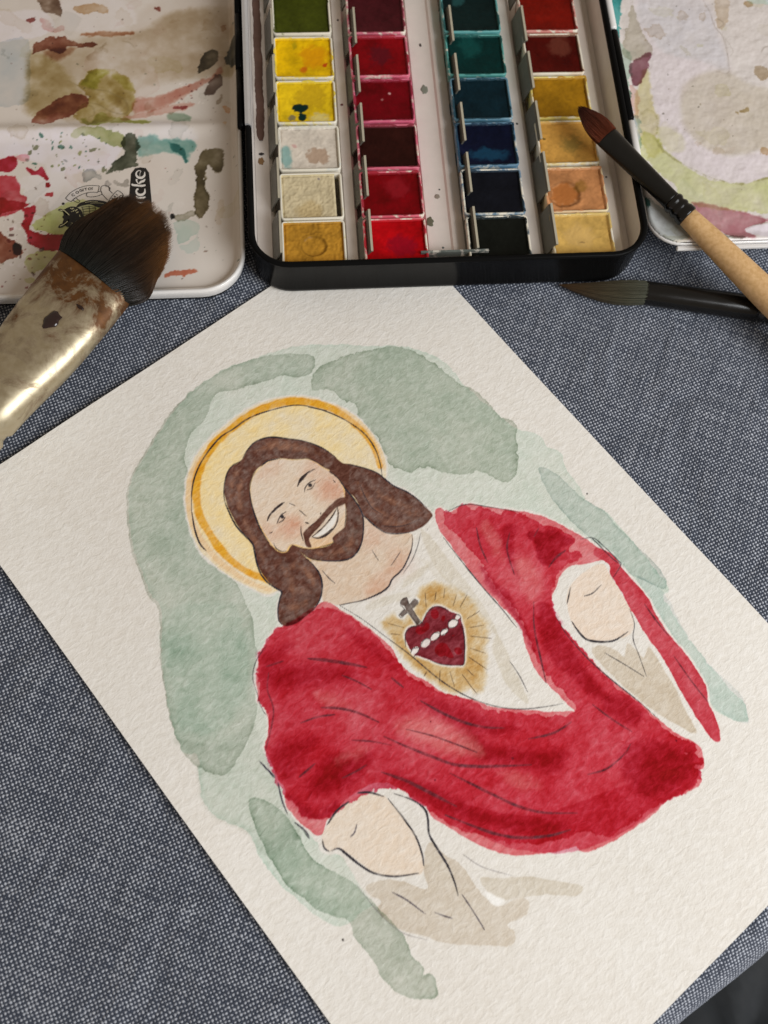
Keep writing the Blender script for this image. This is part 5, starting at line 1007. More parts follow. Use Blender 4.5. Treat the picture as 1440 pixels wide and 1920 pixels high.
letters = [pen([(-65.81, 107.37), (-65.91, 108.38), (-65.66, 109.38), (-66.32, 109.56), (-66.88, 108.99), (-66.95, 108.01), (-66.29, 107.12), (-65.3, 107.04), (-64.55, 107.76), (-64.47, 109.13)], [.1, .12, .2, .3, .4, .5, .75, .85, .6, .2]),
           pen([(-68.21, 104.97), (-67.88, 104.54), (-66.25, 104.28), (-65.16, 104.15), (-64.21, 104.38)], [.3, .7, .72, .72, .6]), pen([(-65.93, 104.38), (-66.48, 105.23), (-66.88, 106.09), (-66.67, 106.5)], [.2, .3, .4, .7]), pen([(-66.25, 104.55), (-65.61, 105.47), (-64.85, 105.84), (-64.27, 106.54)], [.3, .7, .8, .2]),
           pen([(-66.24, 103.08), (-66.71, 102.83), (-66.83, 101.95), (-66.21, 101.1), (-65.17, 101.01), (-64.4, 101.77), (-64.37, 103.13)], [.6, .5, .5, .8, .85, .6, .2]),
           pen([(-66.85, 100.65), (-66.41, 100.01), (-65.12, 99.92), (-64.12, 100.2)], [.2, .7, .7, .4]), pen([(-66.62, 99.24), (-66.18, 98.19), (-65.09, 98.06), (-64.1, 98.34)], [.3, .7, .7, .4])]
sub("badge_lettering", *up(join(letters)), M_INKWHITE, lid, False)

parts = []
for ch, p, ang in zip("COGITO!", [(-85.32, 100.93), (-84.28, 101.8), (-83.27, 102.5), (-82.38, 102.84), (-81.91, 102.98), (-80.92, 103.1), (-79.85, 103.23)], (38, 30, 22, 14, 10, 6, 2)):
    v, f = text_geo(ch, 1.28, 0, .03); parts.append((place(v, p[0], p[1], EZ + .03, math.radians(ang)), f))
for ch, p, ang in zip("1881", [(-74.25, 98.65), (-73.61, 99.46), (-73.02, 100.22), (-72.43, 100.87)], (46, 46, 46, 46)):
    v, f = text_geo(ch, 1.0, 0, .03); parts.append((place(v, p[0], p[1], EZ + .03, math.radians(ang)), f))
sub("emblem_lettering", *up(join(parts)), M_INKBLACK, lid, False)
parts = []
for p in ([(-87.38, 100.53), (-85.95, 102.42), (-83.96, 103.79), (-81.83, 104.59), (-79.89, 104.77), (-77.69, 104.52)], [(-85.73, 99.32), (-84.28, 100.69), (-82.39, 101.8), (-80.26, 102.38), (-78.15, 102.24)], [(-87.38, 100.53), (-86.6, 99.73), (-85.73, 99.32)], [(-77.69, 104.52), (-77.87, 103.22), (-78.15, 102.24)],
          [(-85.73, 99.32), (-84.49, 100.57), (-83.83, 99.9), (-83.24, 99.5), (-83.58, 98.86), (-84.34, 99.15), (-85.28, 99.82)], [(-80.9, 102.27), (-81.36, 101.77), (-81.18, 100.98), (-79.78, 100.73), (-78.07, 101.02), (-76.79, 101.58)], [(-78.11, 102.45), (-77.25, 102.68), (-76.92, 102.15)],
          [(-76.8, 101.63), (-77.27, 103.2), (-76.97, 104.37), (-76, 104.6), (-75.02, 104.18), (-74.67, 102.86), (-73.78, 101.8)], [(-76.8, 101.63), (-75.91, 100.43), (-75.13, 99.51)], [(-75.02, 104.18), (-74.51, 103.64), (-74.77, 102.74)], [(-75.12, 98.73), (-73.98, 100.76), (-72.72, 102.41), (-72.07, 102.65), (-70.98, 101.71), (-70.64, 101.05)],
          [(-70.64, 101.05), (-71.16, 99.9), (-72, 98.89), (-73.68, 96.88)], [(-70.64, 101.05), (-71.5, 100.95), (-71.81, 99.92)], [(-75.12, 98.73), (-74.34, 97.68)], [(-86.79, 87.42), (-85.99, 88.4), (-84.72, 88.48)], [(-85.83, 87.01), (-85.34, 87.87), (-84.61, 88.1)]):
    parts.append(ribbon(p, .17, EZ + .02))
# owl: dark head with horns, wing, barred breast
for p in ([(-87.96, 96.06), (-87.14, 96.92), (-85.88, 97.52), (-84.6, 97.48), (-83.52, 96.94), (-82.53, 95.88), (-82.04, 94.08), (-82.2, 92.31), (-83.11, 90.82), (-84.36, 90.23), (-85.85, 90.4), (-87.03, 90.95), (-87.91, 91.99), (-87.64, 93.25), (-88.09, 94.02), (-87.7, 94.77)],
          [(-89.35, 96.36), (-88.84, 96.9), (-87.98, 96.69), (-87, 96.02), (-86.1, 94.72), (-86.84, 94.62), (-87.95, 95.8)], [(-89.13, 90.56), (-88.63, 91.51), (-87.59, 91.98), (-86.67, 92.83), (-86.05, 93.19), (-86.73, 91.44), (-87.96, 90.53), (-88.7, 90.37)],
          [(-84.17, 97.21), (-83.36, 98.6), (-81.88, 99.2), (-80.18, 99.66), (-78.03, 99.54), (-75.87, 99.01), (-74.13, 97.93), (-75.83, 96.95), (-77.75, 97.01), (-80.14, 98.11), (-82.27, 97.8)]):
    parts.append(poly(p, EZ + .02))
for p in ([(-82.67, 97.17), (-80.55, 97.48), (-78.82, 97.05)], [(-82.44, 96.44), (-80.52, 96.71), (-78.39, 96.65)], [(-82.2, 95.62), (-80.5, 95.82), (-78.8, 96.02)], [(-82, 94.72), (-80.47, 94.92), (-79.2, 95.14)], [(-81.97, 93.82), (-80.87, 93.92), (-79.81, 94.26)], [(-82.01, 92.94), (-81.27, 93.04), (-80.64, 93.27)],
          [(-82.57, 97.42), (-81.97, 95.1), (-82.1, 92.56)], [(-80.55, 97.74), (-80.28, 95.81), (-80.45, 94.03)], [(-78.84, 97.56), (-78.6, 96.52), (-78.78, 95.51)]):
    parts.append(ribbon(p, .16, EZ + .02))
a = np.linspace(0, 6.283, 12, endpoint=False); c = [(-87.97, 98.62)][0]
parts.append(poly([(c[0] + .42 * math.cos(t), c[1] + .42 * math.sin(t)) for t in a], EZ + .02))
emb = sub("owl_emblem", *up(join(parts)), M_INKBLACK, lid, False)
parts = []
for p, w in (([(-88.93, 96.34), (-87.76, 96.3), (-86.65, 95.25), (-86.1, 94.59)], .26), ([(-88.61, 90.87), (-87.37, 91.59), (-86.45, 92.57)], .26), ([(-85.43, 96.61), (-84.91, 96.98)], .3), ([(-84.45, 95.94), (-83.82, 96.49)], .3), ([(-84.1, 95.29), (-83.48, 95.66)], .3),
             ([(-84.98, 95.96), (-84.67, 96.41)], .22), ([(-85.13, 91.14), (-84.72, 91.58)], .3), ([(-84.4, 91.49), (-83.67, 91.85)], .3), ([(-84.11, 92.32), (-83.27, 92.6)], .28), ([(-85.87, 97.01), (-85.53, 96.62)], .22), ([(-85.61, 90.9), (-85.33, 91.3)], .22),
             ([(-83.13, 94.62), (-82.95, 93.86)], .2), ([(-85.61, 95.72), (-84.77, 95.95)], .14), ([(-85.48, 91.91), (-84.62, 91.63)], .14), ([(-81.65, 98.8), (-79.74, 99.13), (-78.02, 98.95)], .12), ([(-80.15, 98.5), (-78.01, 98.56), (-76.28, 98.25)], .12)):
    parts.append(ribbon(p, w, EZ + .05))
sub("owl_markings", *up(join(parts)), plain("print_gap", (205, 200, 160), .5, var=.05), lid, False)

# ------------------------------------------------------------------ right mixing flap, thick with dried paint
FXA, FXB, FYA, FYB = 82.8, 197.0, 73.2, 268.0
fc = Canvas(FXA + .2, FXB - .2, FYA + .2, FYB - .2, 0.34, (220, 213, 210), seed=81)
fc.img *= (1 + .05 * fc.n_big[..., None] * np.array([.7, 1, 1.2]))
def fw(z, seen, den=1.0, **k):
    k.setdefault('rough', .6); k.setdefault('edge', .4); k.setdefault('edge_w', .5); k.setdefault('var', .3); k.setdefault('mid', .3)
    fc.wash(z, seen, den, **k)
FZ = 12.0
fw([(92.45, 146.68), (91.97, 155.64), (92.65, 165.99), (115.36, 165.72), (117.28, 152.25), (118.9, 140.33), (117.88, 135.09), (112.22, 135.78), (104.21, 131.32), (100.23, 122.32), (100.25, 114.52), (104.54, 107.28), (113.09, 103.25), (124.69, 105.11), (125.45, 95.39), (114.98, 94.1), (105.21, 95.97), (98.75, 100.96), (93.26, 106.49), (91.97, 115.27), (91.5, 126.46), (93.4, 140.79)], (222, 213, 217), .85, opaque=True, soft=1.5, edge=0, var=.12)
fw([(93.44, 164.75), (115.13, 164.48), (116.79, 152.26), (118.65, 140.33), (117.03, 135.69), (110.47, 139.31), (101.27, 141.82), (94.77, 149.02)], (206, 206, 204), .6, soft=1.2, edge=0)
fw([(91.67, 166), (91.97, 155.64), (94.57, 147.24), (94.46, 143.7), (91.21, 141.41), (87.09, 140.2), (85.09, 143.28), (86.19, 149.75), (89.06, 155.68)], (188, 180, 166), .9)
fw([(86.26, 138.59), (89.63, 141.15), (93.91, 143.24), (92.07, 137.9), (89.14, 131.63), (86.49, 129.86), (86.34, 133.97)], (142, 98, 108), .95, edge=.35)
fw([(84.91, 129.43), (86.88, 129.96), (87.74, 126.54), (85.93, 118.18), (84.42, 120.44)], (206, 176, 168), .7)
fw([(91.88, 136.75), (91.6, 126.46), (92.25, 116.37), (90.77, 110.91), (91.59, 106.97), (87.37, 104.38), (85.04, 112.69), (85.44, 120.98), (87.73, 129.37)], (206, 196, 158), .8, soft=.6)
fw([(84.57, 166.09), (88.34, 166.04), (86.15, 155.73), (85.36, 148.46), (83.39, 149.67)], (62, 150, 148), .95, mid=.5)
fw([(84, 148), (87.77, 140.89), (85.27, 131.71), (84.18, 127.18), (83.15, 136.34)], (176, 190, 178), .85, edge=.4)
fw([(83.97, 129.45), (85.49, 127.15), (84.02, 123.81), (83.15, 127.2)], (120, 150, 136), .7)
fw([(84.07, 118.23), (86.39, 118.17), (85.08, 107.25), (82.5, 108.4), (82.62, 114.95)], (150, 166, 172), .6, mid=.8)
fw([(83.15, 106.65), (86.89, 112.65), (90.76, 110.8), (91.96, 106.42), (95.44, 102.55), (100.64, 98.13), (106.09, 95.31), (113.57, 93.5), (122.65, 95.36), (128.45, 96.37), (125.07, 80.71), (119.95, 82.43), (111.71, 84.14), (100.61, 86.04), (95.66, 88.28), (92.87, 93.59), (89.22, 98.98), (85.46, 103.9)], (202, 202, 158), .9, soft=.4, edge=.3)
fc.line([(91.69, 119.16), (91.93, 116.38), (90.59, 109.82), (93.81, 104.32), (100.64, 98.66), (106.87, 95.02), (114.86, 93.46), (118.25, 94.27), (122.67, 95.47), (126.48, 95.89)], .5, (150, 146, 88), .65, soft=.3, wob=.5)
fw([(92.81, 114.7), (98.74, 111.25), (98.43, 106.9), (94.18, 106.47), (91.14, 110.35)], (206, 202, 172), .6, soft=.8)
fw([(97.68, 87.38), (102.91, 86.18), (111.61, 83.62), (119.73, 81.4), (125.07, 80.71), (124.72, 79.07), (119.28, 79.25), (112.76, 78.04), (112, 76.94), (113.9, 74.69), (107.53, 74.91), (102.77, 78.27), (99.24, 83.51)], (172, 116, 124), .9, soft=.5)
fw([(112.01, 77.45), (114.65, 78.84), (119.3, 79.36), (124.85, 79.69), (123.65, 74.1), (118.3, 74.54), (114.84, 75.32)], (228, 220, 228), .95, opaque=True, rough=.3, edge=0)
fw([(82.98, 89.29), (87.22, 87.09), (90.99, 82.85), (93.83, 78.06), (94.16, 75.37), (87.64, 73.83), (83.81, 77.48), (82.12, 82.11)], (176, 180, 180), .9)
fw([(82.97, 89.81), (84.61, 87.68), (83.96, 85.13), (82.79, 86.19)], (70, 104, 96), .8, mid=.7)
fw([(85.41, 76.42), (89.76, 75.77), (94.29, 76.12), (92.96, 73.65), (87.69, 74.08)], (196, 188, 172), .6)
fw([(102.6, 77.36), (107.58, 75.16), (111.96, 74.5), (102.87, 74.06), (99.03, 77.48)], (150, 150, 140), .7)
fw([(102.38, 129.07), (106.99, 133.45), (114.71, 136.19), (118.55, 135.54), (123.33, 130.93), (129.58, 128.5), (135.11, 127.23), (130.54, 106.05), (124.9, 106.09), (113.17, 103.68), (104.62, 107.71), (100.43, 114.95), (100.21, 122.21)], (202, 192, 178), .75, soft=1.2, edge=.1)
fw([(126.79, 136.08), (129.48, 137.31), (131.51, 135.41), (128.45, 131.86), (126.78, 133.64)], (168, 148, 122), .8); fw([(117.72, 120.12), (121.38, 121.27), (121.29, 119.87), (118.13, 119.27)], (166, 146, 110), .8); fw([(128.81, 163.08), (130.43, 163.68), (131.05, 161.81), (129.49, 161.53)], (172, 148, 116), .7)
fw([(122.47, 105.72), (124.45, 106.21), (124.46, 104.03), (122.49, 103.54)], (190, 162, 128), .7); fw([(119.73, 165.67), (123.91, 165.62), (121.4, 155.21), (118.45, 152.72), (117.96, 156.36)], (198, 182, 164), .8, edge=.4)
fw([(128.8, 165.56), (140.32, 165.42), (139.8, 162.94), (131.36, 163.35)], (196, 208, 206), .8)
for p, w, o in (([(115.13, 164.48), (116.31, 160.16), (117.02, 153.46), (119.04, 148.62), (118.9, 140.33), (117.97, 135.09), (114.08, 135.39)], .3, .5), ([(118.58, 156.47), (120.2, 154.63), (118.38, 152.84)], .4, .6), ([(130.42, 143.07), (131.77, 144.83), (133.61, 145.4)], .5, .6), ([(118.9, 150.42), (121.04, 143.83), (119.85, 141.49)], .25, .4), ([(119.36, 79.61), (115.13, 78.98), (112.21, 77.55)], .3, .6)):
    fc.line(p, w, (140, 126, 110), o, soft=.25)
pe = [(93.44, 164.75), (119.41, 79.87)]
fc.dots(40, pe[0][0], pe[1][0], pe[1][1], pe[0][1], .08, .35, [(110, 104, 96), (150, 140, 120)], op=.7, seed=8)
old_stains(fc, 45, 84, 150, 74, 172, [(196, 188, 172), (206, 192, 186), (190, 190, 186), (204, 198, 168), (224, 216, 214), (186, 168, 150)], 63)
RF = lambda z, i: rrect(FXA, FXB, FYA, FYB, 10.0, z, i, 8)
flap = tpart("mixing_flap", *loft([RF(10.6, 1.0), RF(10.7, .3), RF(11.3, 0), RF(11.9, .2), RF(12.0, .5)], True, False), M_WHITE)
fe = lambda X, Y: inner_edge(X, Y, FXA + .2, FXB - .2, FYA + .2, FYB - .2, 9.8)
def flap_z(X, Y):
    lump = .22 * fc.n_mid + .18 * fc.n_edge2 + .1 * fc.n_edge
    d = fe(X, Y)
    return 12.05 + lump * sstep(0, 2, d) * .8 + .7 * (1 - sstep(.8, 3.6, d)) * sstep(0, .8, d)
sheet(fc, flap_z, lambda X, Y: fe(X, Y) > 0.02, "dried_paint_layer", M_LID, flap)
V, F = box(90.6, 188.0, 71.9, 73.1, 10.3, 11.55, .3)
sub("flap_lip", V, F, M_WHITE, flap, False)

# ------------------------------------------------------------------ the half pans of paint: things that sit in the tin
PANX = (-24.4, -1.0, 29.0, 53.8); PWX, PLY, PITCH = 18.4, 16.0, 16.8
SHELL = {}
def shell_geo():
    r = lambda z, i: rrect(0, PWX, 0, PLY, 1.2, z, i, 3)
    return loft([r(0, 1.4), r(.4, 1.0), r(9.2, .05), r(9.6, 0.12), r(9.7, .35), r(9.6, .7), r(9.0, .8), r(7.5, .9)], True, False)
SV, SF = shell_geo()
def pan(ci, ri, label, base, seed, stain, stain_col=None, spots=(), dip=None, rough=.012, sink=.5, var=.25, gap=0.0, plastic=(226, 220, 204)):
    x0 = PANX[ci]; y0 = 85.3 + PITCH * (4 - ri)
    sy = 1.0
    if ri == 5: y0 = 70.1; sy = (85.0 - 70.1) / PLY
    if base[0] > 2.5 * base[1] and base[0] > 2.5 * base[2]: base = (base[0], base[1] * .55, base[2] * .55)
    rr = np.random.default_rng(seed)
    x0 += rr.uniform(-.15, .15)
    o = empty("paint_pan", (x0, y0, 2.35), label, "paint pan", "paint pans clipped into the tin")
    o.scale = (1, sy, 1); o.rotation_euler = (0, 0, math.radians(rr.uniform(-.4, .4)))
    make("pan_shell", SV, SF, stain_mat("pan_plastic", plastic, stain_col or base, stain * .85, 210 + 30 * (seed % 4)), o)
    nx, ny = 74, 64
    U = np.linspace(0, 1, nx)[None, :] * np.ones((ny, 1)); W = np.linspace(0, 1, ny)[:, None] * np.ones((1, nx))
    sh = (ny, nx)
    n1 = fbm(sh, 26, seed + 200, 4); n2 = fbm(sh, 8, seed + 300, 3); n3 = fbm(sh, 3, seed + 400, 2)
    col = np.ones((ny, nx, 3)) * lin(base) * (.66 if lin(base).max() < .33 else .78 if lin(base)[1] < .05 else .92)
    col *= (1 + var * n1[..., None] + .12 * n2[..., None] + .08 * n3[..., None])
    z = 9.45 - sink * .6 - .3 * (1 - np.clip(((U - .5) * 2) ** 4 + ((W - .5) * 2) ** 4, 0, 1)) + rough * (n2 + n3) * 3
    for (sx, sy_, sr, sc, sa, *rest) in spots:
        asp = rest[0] if rest else 1.0; hard = rest[1] if len(rest) > 1 else .5
        d = np.hypot((U - sx) * PWX / asp, (W - sy_) * PLY * asp) / (sr * PWX) + .22 * n2 + .1 * n3
        k = sa * (1 - sstep(1 - hard, 1 + .05, d))
        col = col * (1 - k[..., None]) + lin(sc) * k[..., None]
    if dip:
        dx, dy, dr, dd = dip
        d = np.hypot((U - dx) * PWX, (W - dy) * PLY) / (dr * PWX)
        z -= dd * (1 - sstep(.75, 1.05, d)); z += .25 * dd * np.exp(-((d - 1.08) / .12) ** 2)
        col *= (1 - .35 * np.exp(-((d - .95) / .10) ** 2))[..., None]
    # the cake's border creeps over the plastic rim in places
    def creep(n_, sd):
        q_ = fbm((1, n_), 14, sd, 3)[0] * 1.4 + .15 * rr.uniform(-1, 1)
        return .74 - .66 * np.clip(q_ + (stain - .45), 0, 1) * (stain > .12)
    iL, iR, iB, iT = creep(ny, seed + 500)[:, None], creep(ny, seed + 600)[:, None] + gap, creep(nx, seed + 700)[None, :], creep(nx, seed + 800)[None, :]
    X = iL + U * (PWX - iL - iR); Y = iB + W * (PLY - iB - iT)
    edge = np.minimum(np.minimum(U, 1 - U), np.minimum(W, 1 - W)); z = z - .5 * (1 - sstep(0, .035, edge))
    border = np.minimum(np.minimum(X, PWX - X + (gap > 0) * 0), np.minimum(Y, PLY - Y))
    over = 1 - sstep(.68, .95, border)
    z = np.where(border < .95, np.maximum(z, z * (1 - over) + 9.77 * over), z)
    thin = (over * .35)[..., None]; col = col * (1 - thin) + np.clip(lin(stain_col or base) * 1.3 + .05, 0, .8) * thin
    idx = np.arange(nx * ny).reshape(ny, nx)
    q = np.stack([idx[:-1, :-1], idx[:-1, 1:], idx[1:, 1:], idx[1:, :-1]], -1).reshape(-1, 4)
    make("paint_cake", np.stack([X, Y, z], -1).reshape(-1, 3), None, M_CAKE, o, col=np.clip(col, .002, .9).reshape(-1, 3), quads=q)
    return o
# column by column, back to front
pan(0, 0, "olive green paint pan at the far end of the leftmost column", (78, 86, 22), 1, .15, (90, 96, 50), var=.2)
pan(0, 1, "warm yellow paint pan with orange smears and a red speck, leftmost column", (236, 190, 14), 2, .2, (236, 200, 90), [(.68, .6, .3, (222, 150, 12), .8), (.5, .25, .08, (200, 90, 20), .8), (.88, .35, .05, (190, 60, 20), .9), (.35, .85, .07, (170, 150, 20), .7, .7)])
pan(0, 2, "lemon yellow paint pan with dark green blots in the leftmost column", (226, 190, 28), 3, .2, (230, 205, 100), [(.6, .65, .35, (196, 160, 30), .7), (.38, .38, .12, (14, 40, 36), 1, 1.2, .2), (.42, .13, .09, (14, 44, 40), 1, .9, .2), (.25, .13, .085, (120, 112, 84), .9, 1.0, .3), (.75, .05, .2, (212, 206, 150), .6)])
pan(0, 3, "chalky white paint pan with a tan spot and teal stain, leftmost column", (218, 208, 194), 4, .15, (170, 180, 170), [(.65, .32, .2, (176, 150, 128), .9, 1.1, .25), (.1, .3, .2, (120, 168, 164), .8, .6), (.25, .6, .06, (200, 150, 146), .7)], var=.06)
pan(0, 4, "cracked pearly cream paint pan shrunk from its right side, leftmost column", (202, 188, 154), 5, .12, (190, 176, 120), [(.7, .92, .04, (110, 100, 110), .8), (.5, .15, .3, (190, 160, 96), .4)], rough=.03, var=.12, gap=1.4)
pan(0, 5, "metallic gold paint pan with a round worn hollow, leftmost column", (190, 138, 48), 6, .1, (180, 150, 80), dip=(.5, .45, .22, .5), rough=.035, var=.3)
pan(1, 0, "dark maroon paint pan at the far end of the second column", (84, 28, 34), 11, .45, (176, 70, 90))
pan(1, 1, "crimson paint pan with a dark worn centre in the second column", (146, 20, 38), 12, .6, (190, 60, 86), [(.5, .55, .25, (84, 18, 28), .8)])
pan(1, 2, "deep carmine paint pan with small painted white glints in the second column", (124, 16, 38), 13, .7, (180, 50, 84), [(.6, .7, .03, (220, 170, 170), .8), (.5, .55, .03, (190, 130, 130), .6)])  # pale spots put the glints into the cake colour
pan(1, 3, "blackish brown paint pan between two red pans in the second column", (54, 22, 18), 14, .6, (190, 60, 86))
pan(1, 4, "dark ruby red paint pan next to the last of the second column", (134, 14, 32), 15, .5, (186, 40, 66), [(.6, .7, .25, (150, 30, 40), .5)])
pan(1, 5, "bright scarlet paint pan at the front of the second column", (192, 18, 36), 16, .45, (200, 50, 66), [(.6, .4, .3, (140, 12, 34), .7)])
pan(2, 0, "blackish teal paint pan at the far end of the third column", (18, 38, 38), 21, .7, (40, 116, 116), [(.3, .85, .15, (40, 84, 84), .6)])
pan(2, 1, "dark viridian green paint pan in the third column", (8, 54, 52), 22, .7, (20, 110, 104), [(.4, .75, .25, (20, 76, 72), .6)])
pan(2, 2, "dark petrol blue paint pan in the third column", (16, 42, 52), 23, .7, (28, 84, 104))
pan(2, 3, "navy blue paint pan with a paler blue streak, third column", (18, 24, 50), 24, .7, (26, 80, 106), [(.5, .3, .25, (24, 66, 92), .7, 1.6)])
pan(2, 4, "black indigo paint pan with blue stained rim, third column", (22, 24, 32), 25, .45, (50, 84, 106))
pan(2, 5, "greenish black paint pan at the front of the third column", (26, 28, 24), 26, .3, (40, 60, 70))
pan(3, 0, "rust red paint pan at the far end of the rightmost column", (134, 42, 22), 31, .4, (190, 100, 90))
pan(3, 1, "dark red brown paint pan in the rightmost column", (92, 32, 22), 32, .3, (200, 160, 130), [(.65, .75, .25, (104, 52, 40), .7)])
pan(3, 2, "mustard ochre paint pan under the tip of the wooden brush", (156, 112, 22), 33, .55, (206, 160, 60))
pan(3, 3, "orange yellow paint pan with a grey green smudge, rightmost column", (218, 164, 80), 34, .3, (216, 180, 110), [(.6, .5, .26, (150, 128, 66), .75, 1.0, .8), (.1, .62, .035, (110, 90, 40), .9, 1.2, .2)])
pan(3, 4, "salmon ochre paint pan with a round hollow, rightmost column", (194, 134, 86), 35, .8, (206, 150, 110), [(.32, .42, .26, (172, 104, 50), .8, 1.0, .25), (.62, .6, .14, (140, 100, 40), .7)], dip=(.32, .42, .27, .35))
pan(3, 5, "pale naples yellow paint pan at the front of the rightmost column", (206, 168, 92), 36, .5, (216, 184, 116), [(.5, .36, .03, (90, 60, 30), .9, 1.6, .3), (.45, .5, .3, (212, 176, 112), .5)])

# ------------------------------------------------------------------ brushes
def hair_mat(name, rough=.38):
    m, nt, b = new_mat(name)
    a = node(nt, 'ShaderNodeAttribute', attribute_name="Col")
    nt.links.new(a.outputs['Color'], b.inputs['Base Color'])
    b.inputs['Roughness'].default_value = rough; b.inputs['Specular IOR Level'].default_value = .45
    return m
M_HAIR = hair_mat("brush_hair", .3)

def strands(paths, radii, cols, name, parent, origin):
    """many thin three-sided hairs joined into one tuft; paths (n,k,3)"""
    P = np.asarray(paths, float); n, k, _ = P.shape
    T = np.gradient(P, axis=1); T /= np.linalg.norm(T, axis=2, keepdims=True) + 1e-9
    S = np.cross(T, np.array([0, 0, 1.0])); S /= np.linalg.norm(S, axis=2, keepdims=True) + 1e-9; Uv = np.cross(S, T)
    rings = []
    for w in (math.pi / 2, math.pi * 7 / 6, math.pi * 11 / 6):
        rings.append(P + (S * math.cos(w) + Uv * math.sin(w)) * np.asarray(radii)[..., None])
    V = np.stack(rings, 2).reshape(-1, 3)
    base = (np.arange(n)[:, None, None] * k + np.arange(k - 1)[None, :, None]) * 3
    q = []
    for j in range(3):
        a = base + j; b = base + (j + 1) % 3
        q.append(np.concatenate([a, b, b + 3, a + 3], 2).reshape(-1, 4))
    C = np.repeat(np.asarray(cols).reshape(-1, 3), 3, 0)
    o = make(name, V, None, M_HAIR, parent, True, col=np.clip(C, .002, .9), quads=np.vstack(q), origin=origin)
    return o

# --- the wide flat brush lying over the left lid
J = np.array([-75.22, 67.14]); Nn = np.array([.7396, -.6731]); Uu = np.array([.6731, .7396])
bz = lambda s: 14.5 - .16 * max(s, 0) + .03 * min(s, 0)
def bw(s, t, dz=0.0):
    p = J + Uu * s + Nn * t; return (p[0], p[1], bz(s) + dz)
big = empty("flat_brush", (-90.0, 45.0, 0.0), "wide flat brush with brown hair and tarnished metal ferrule on the left lid", "paintbrush")
bo = (-90.0, 45.0, 0.0)
def ell(s, tc, a, b, n=40, pw=2.6):
    out = []
    for w in np.linspace(0, 2 * math.pi, n, endpoint=False):
        c, d = math.cos(w), math.sin(w)
        out.append(bw(s, tc + a * math.copysign(abs(c) ** (2 / pw), c), b * math.copysign(abs(d) ** (2 / pw), d)))
    return out
def ferrule_mat():
    m, nt, b = new_mat("tarnished_ferrule")
    t = noise(nt, 110, 7, .7, dist=.5); t2 = noise(nt, 420, 6, .65)
    g = node(nt, 'ShaderNodeAttribute', attribute_name="Col")
    clean = mixc(nt, t2.outputs[0], lin((176, 162, 130)), lin((212, 203, 180)))
    rust = mixc(nt, t2.outputs[0], lin((44, 22, 10)), lin((126, 82, 38)))
    mm = node(nt, 'ShaderNodeMath', operation='MULTIPLY_ADD'); mm.inputs[1].default_value = 2.6; mm.inputs[2].default_value = -1.25
    nt.links.new(t.outputs[0], mm.inputs[0])
    ad = node(nt, 'ShaderNodeMath', operation='ADD'); nt.links.new(mm.outputs[0], ad.inputs[0])
    sp = node(nt, 'ShaderNodeSeparateColor'); nt.links.new(g.outputs['Color'], sp.inputs[0]); nt.links.new(sp.outputs[0], ad.inputs[1])
    f = ramp(nt, ad.outputs[0], [(.28, (0, 0, 0)), (.52, (.45, .45, .45)), (.78, (1, 1, 1))])
    nt.links.new(mixc(nt, f.outputs[0], clean, rust), b.inputs['Base Color'])
    r = ramp(nt, t2.outputs[0], [(.3, (.36,) * 3), (.75, (.56,) * 3)]); rr = mixc(nt, f.outputs[0], r.outputs[0], (.55, .55, .55))
    nt.links.new(rr, b.inputs['Roughness'])
    mt = ramp(nt, f.outputs[0], [(0, (.95,) * 3), (1, (.45,) * 3)]); nt.links.new(mt.outputs[0], b.inputs['Metallic'])
    bump(nt, b, t2.outputs[0], .12, .0002)
    return m
secs = []; tarn = []
for s, a, b in ((0.15, 12.35, 4.5), (0.05, 12.5, 4.7), (-.6, 12.5, 4.75), (-3, 12.45, 4.8), (-8, 12.35, 5.0), (-14, 12.1, 5.3), (-20, 11.8, 5.6), (-26, 11.3, 5.9), (-32, 10.4, 6.2), (-38, 9.4, 6.4), (-43, 8.8, 6.5), (-47, 8.5, 6.5), (-48, 7.6, 6.0), (-49.5, 7.6, 6.0), (-50.5, 8.4, 6.5), (-55, 8.3, 6.4)):
    secs.append(ell(s, -.125 * s, a, b)); tarn += [(float(np.interp(-s, [0, 5, 11, 16, 24, 34, 60], [.92, .85, .62, .42, .3, .16, .05])), 0, 0)] * 40
V, F = loft(secs, False, True)
fer = make("ferrule", V, F, ferrule_mat(), big, True, col=np.array(tarn), origin=bo)
V, F = loft([ell(s, -.125 * s, a, a, 24, 2) for s, a in ((-54.5, 6.2), (-60, 6.6), (-80, 5.6), (-110, 4.4), (-150, 3.4), (-153, 2.0))], True, True)
make("handle", V, F, plain("clear_handle", (190, 180, 160), .15, var=.1), big, True, origin=bo)
def drop(s, t, rx, ry, top, h=.6, seed=2):
    r = np.random.default_rng(seed); n = 18; k = 1 + .2 * r.uniform(-1, 1, n); V = []
    for sc, hh in ((1, -.25), (.9, h * .6), (.6, h), (.02, h * 1.1)):
        V += [bw(s + sc * k[i] * rx * math.cos(6.283 * i / n), t + sc * k[i] * ry * math.sin(6.283 * i / n), top + hh) for i in range(n)]
    return V, [(a * n + i, a * n + (i + 1) % n, (a + 1) * n + (i + 1) % n, (a + 1) * n + i) for a in range(3) for i in range(n)]
V, F = drop(-18.3, 3.8, 3.1, 2.0, 5.4); make("paint_drop", V, F, plain("dark_drop", (36, 18, 18), .18, var=.2, coat=.4), big, True, origin=bo)
V, F = drop(-10.6, 6.5, .5, 1.3, 4.95, .2, 5); make("paint_drop", V, F, plain("dark_speck", (40, 22, 18), .3, var=.2), big, True, origin=bo)

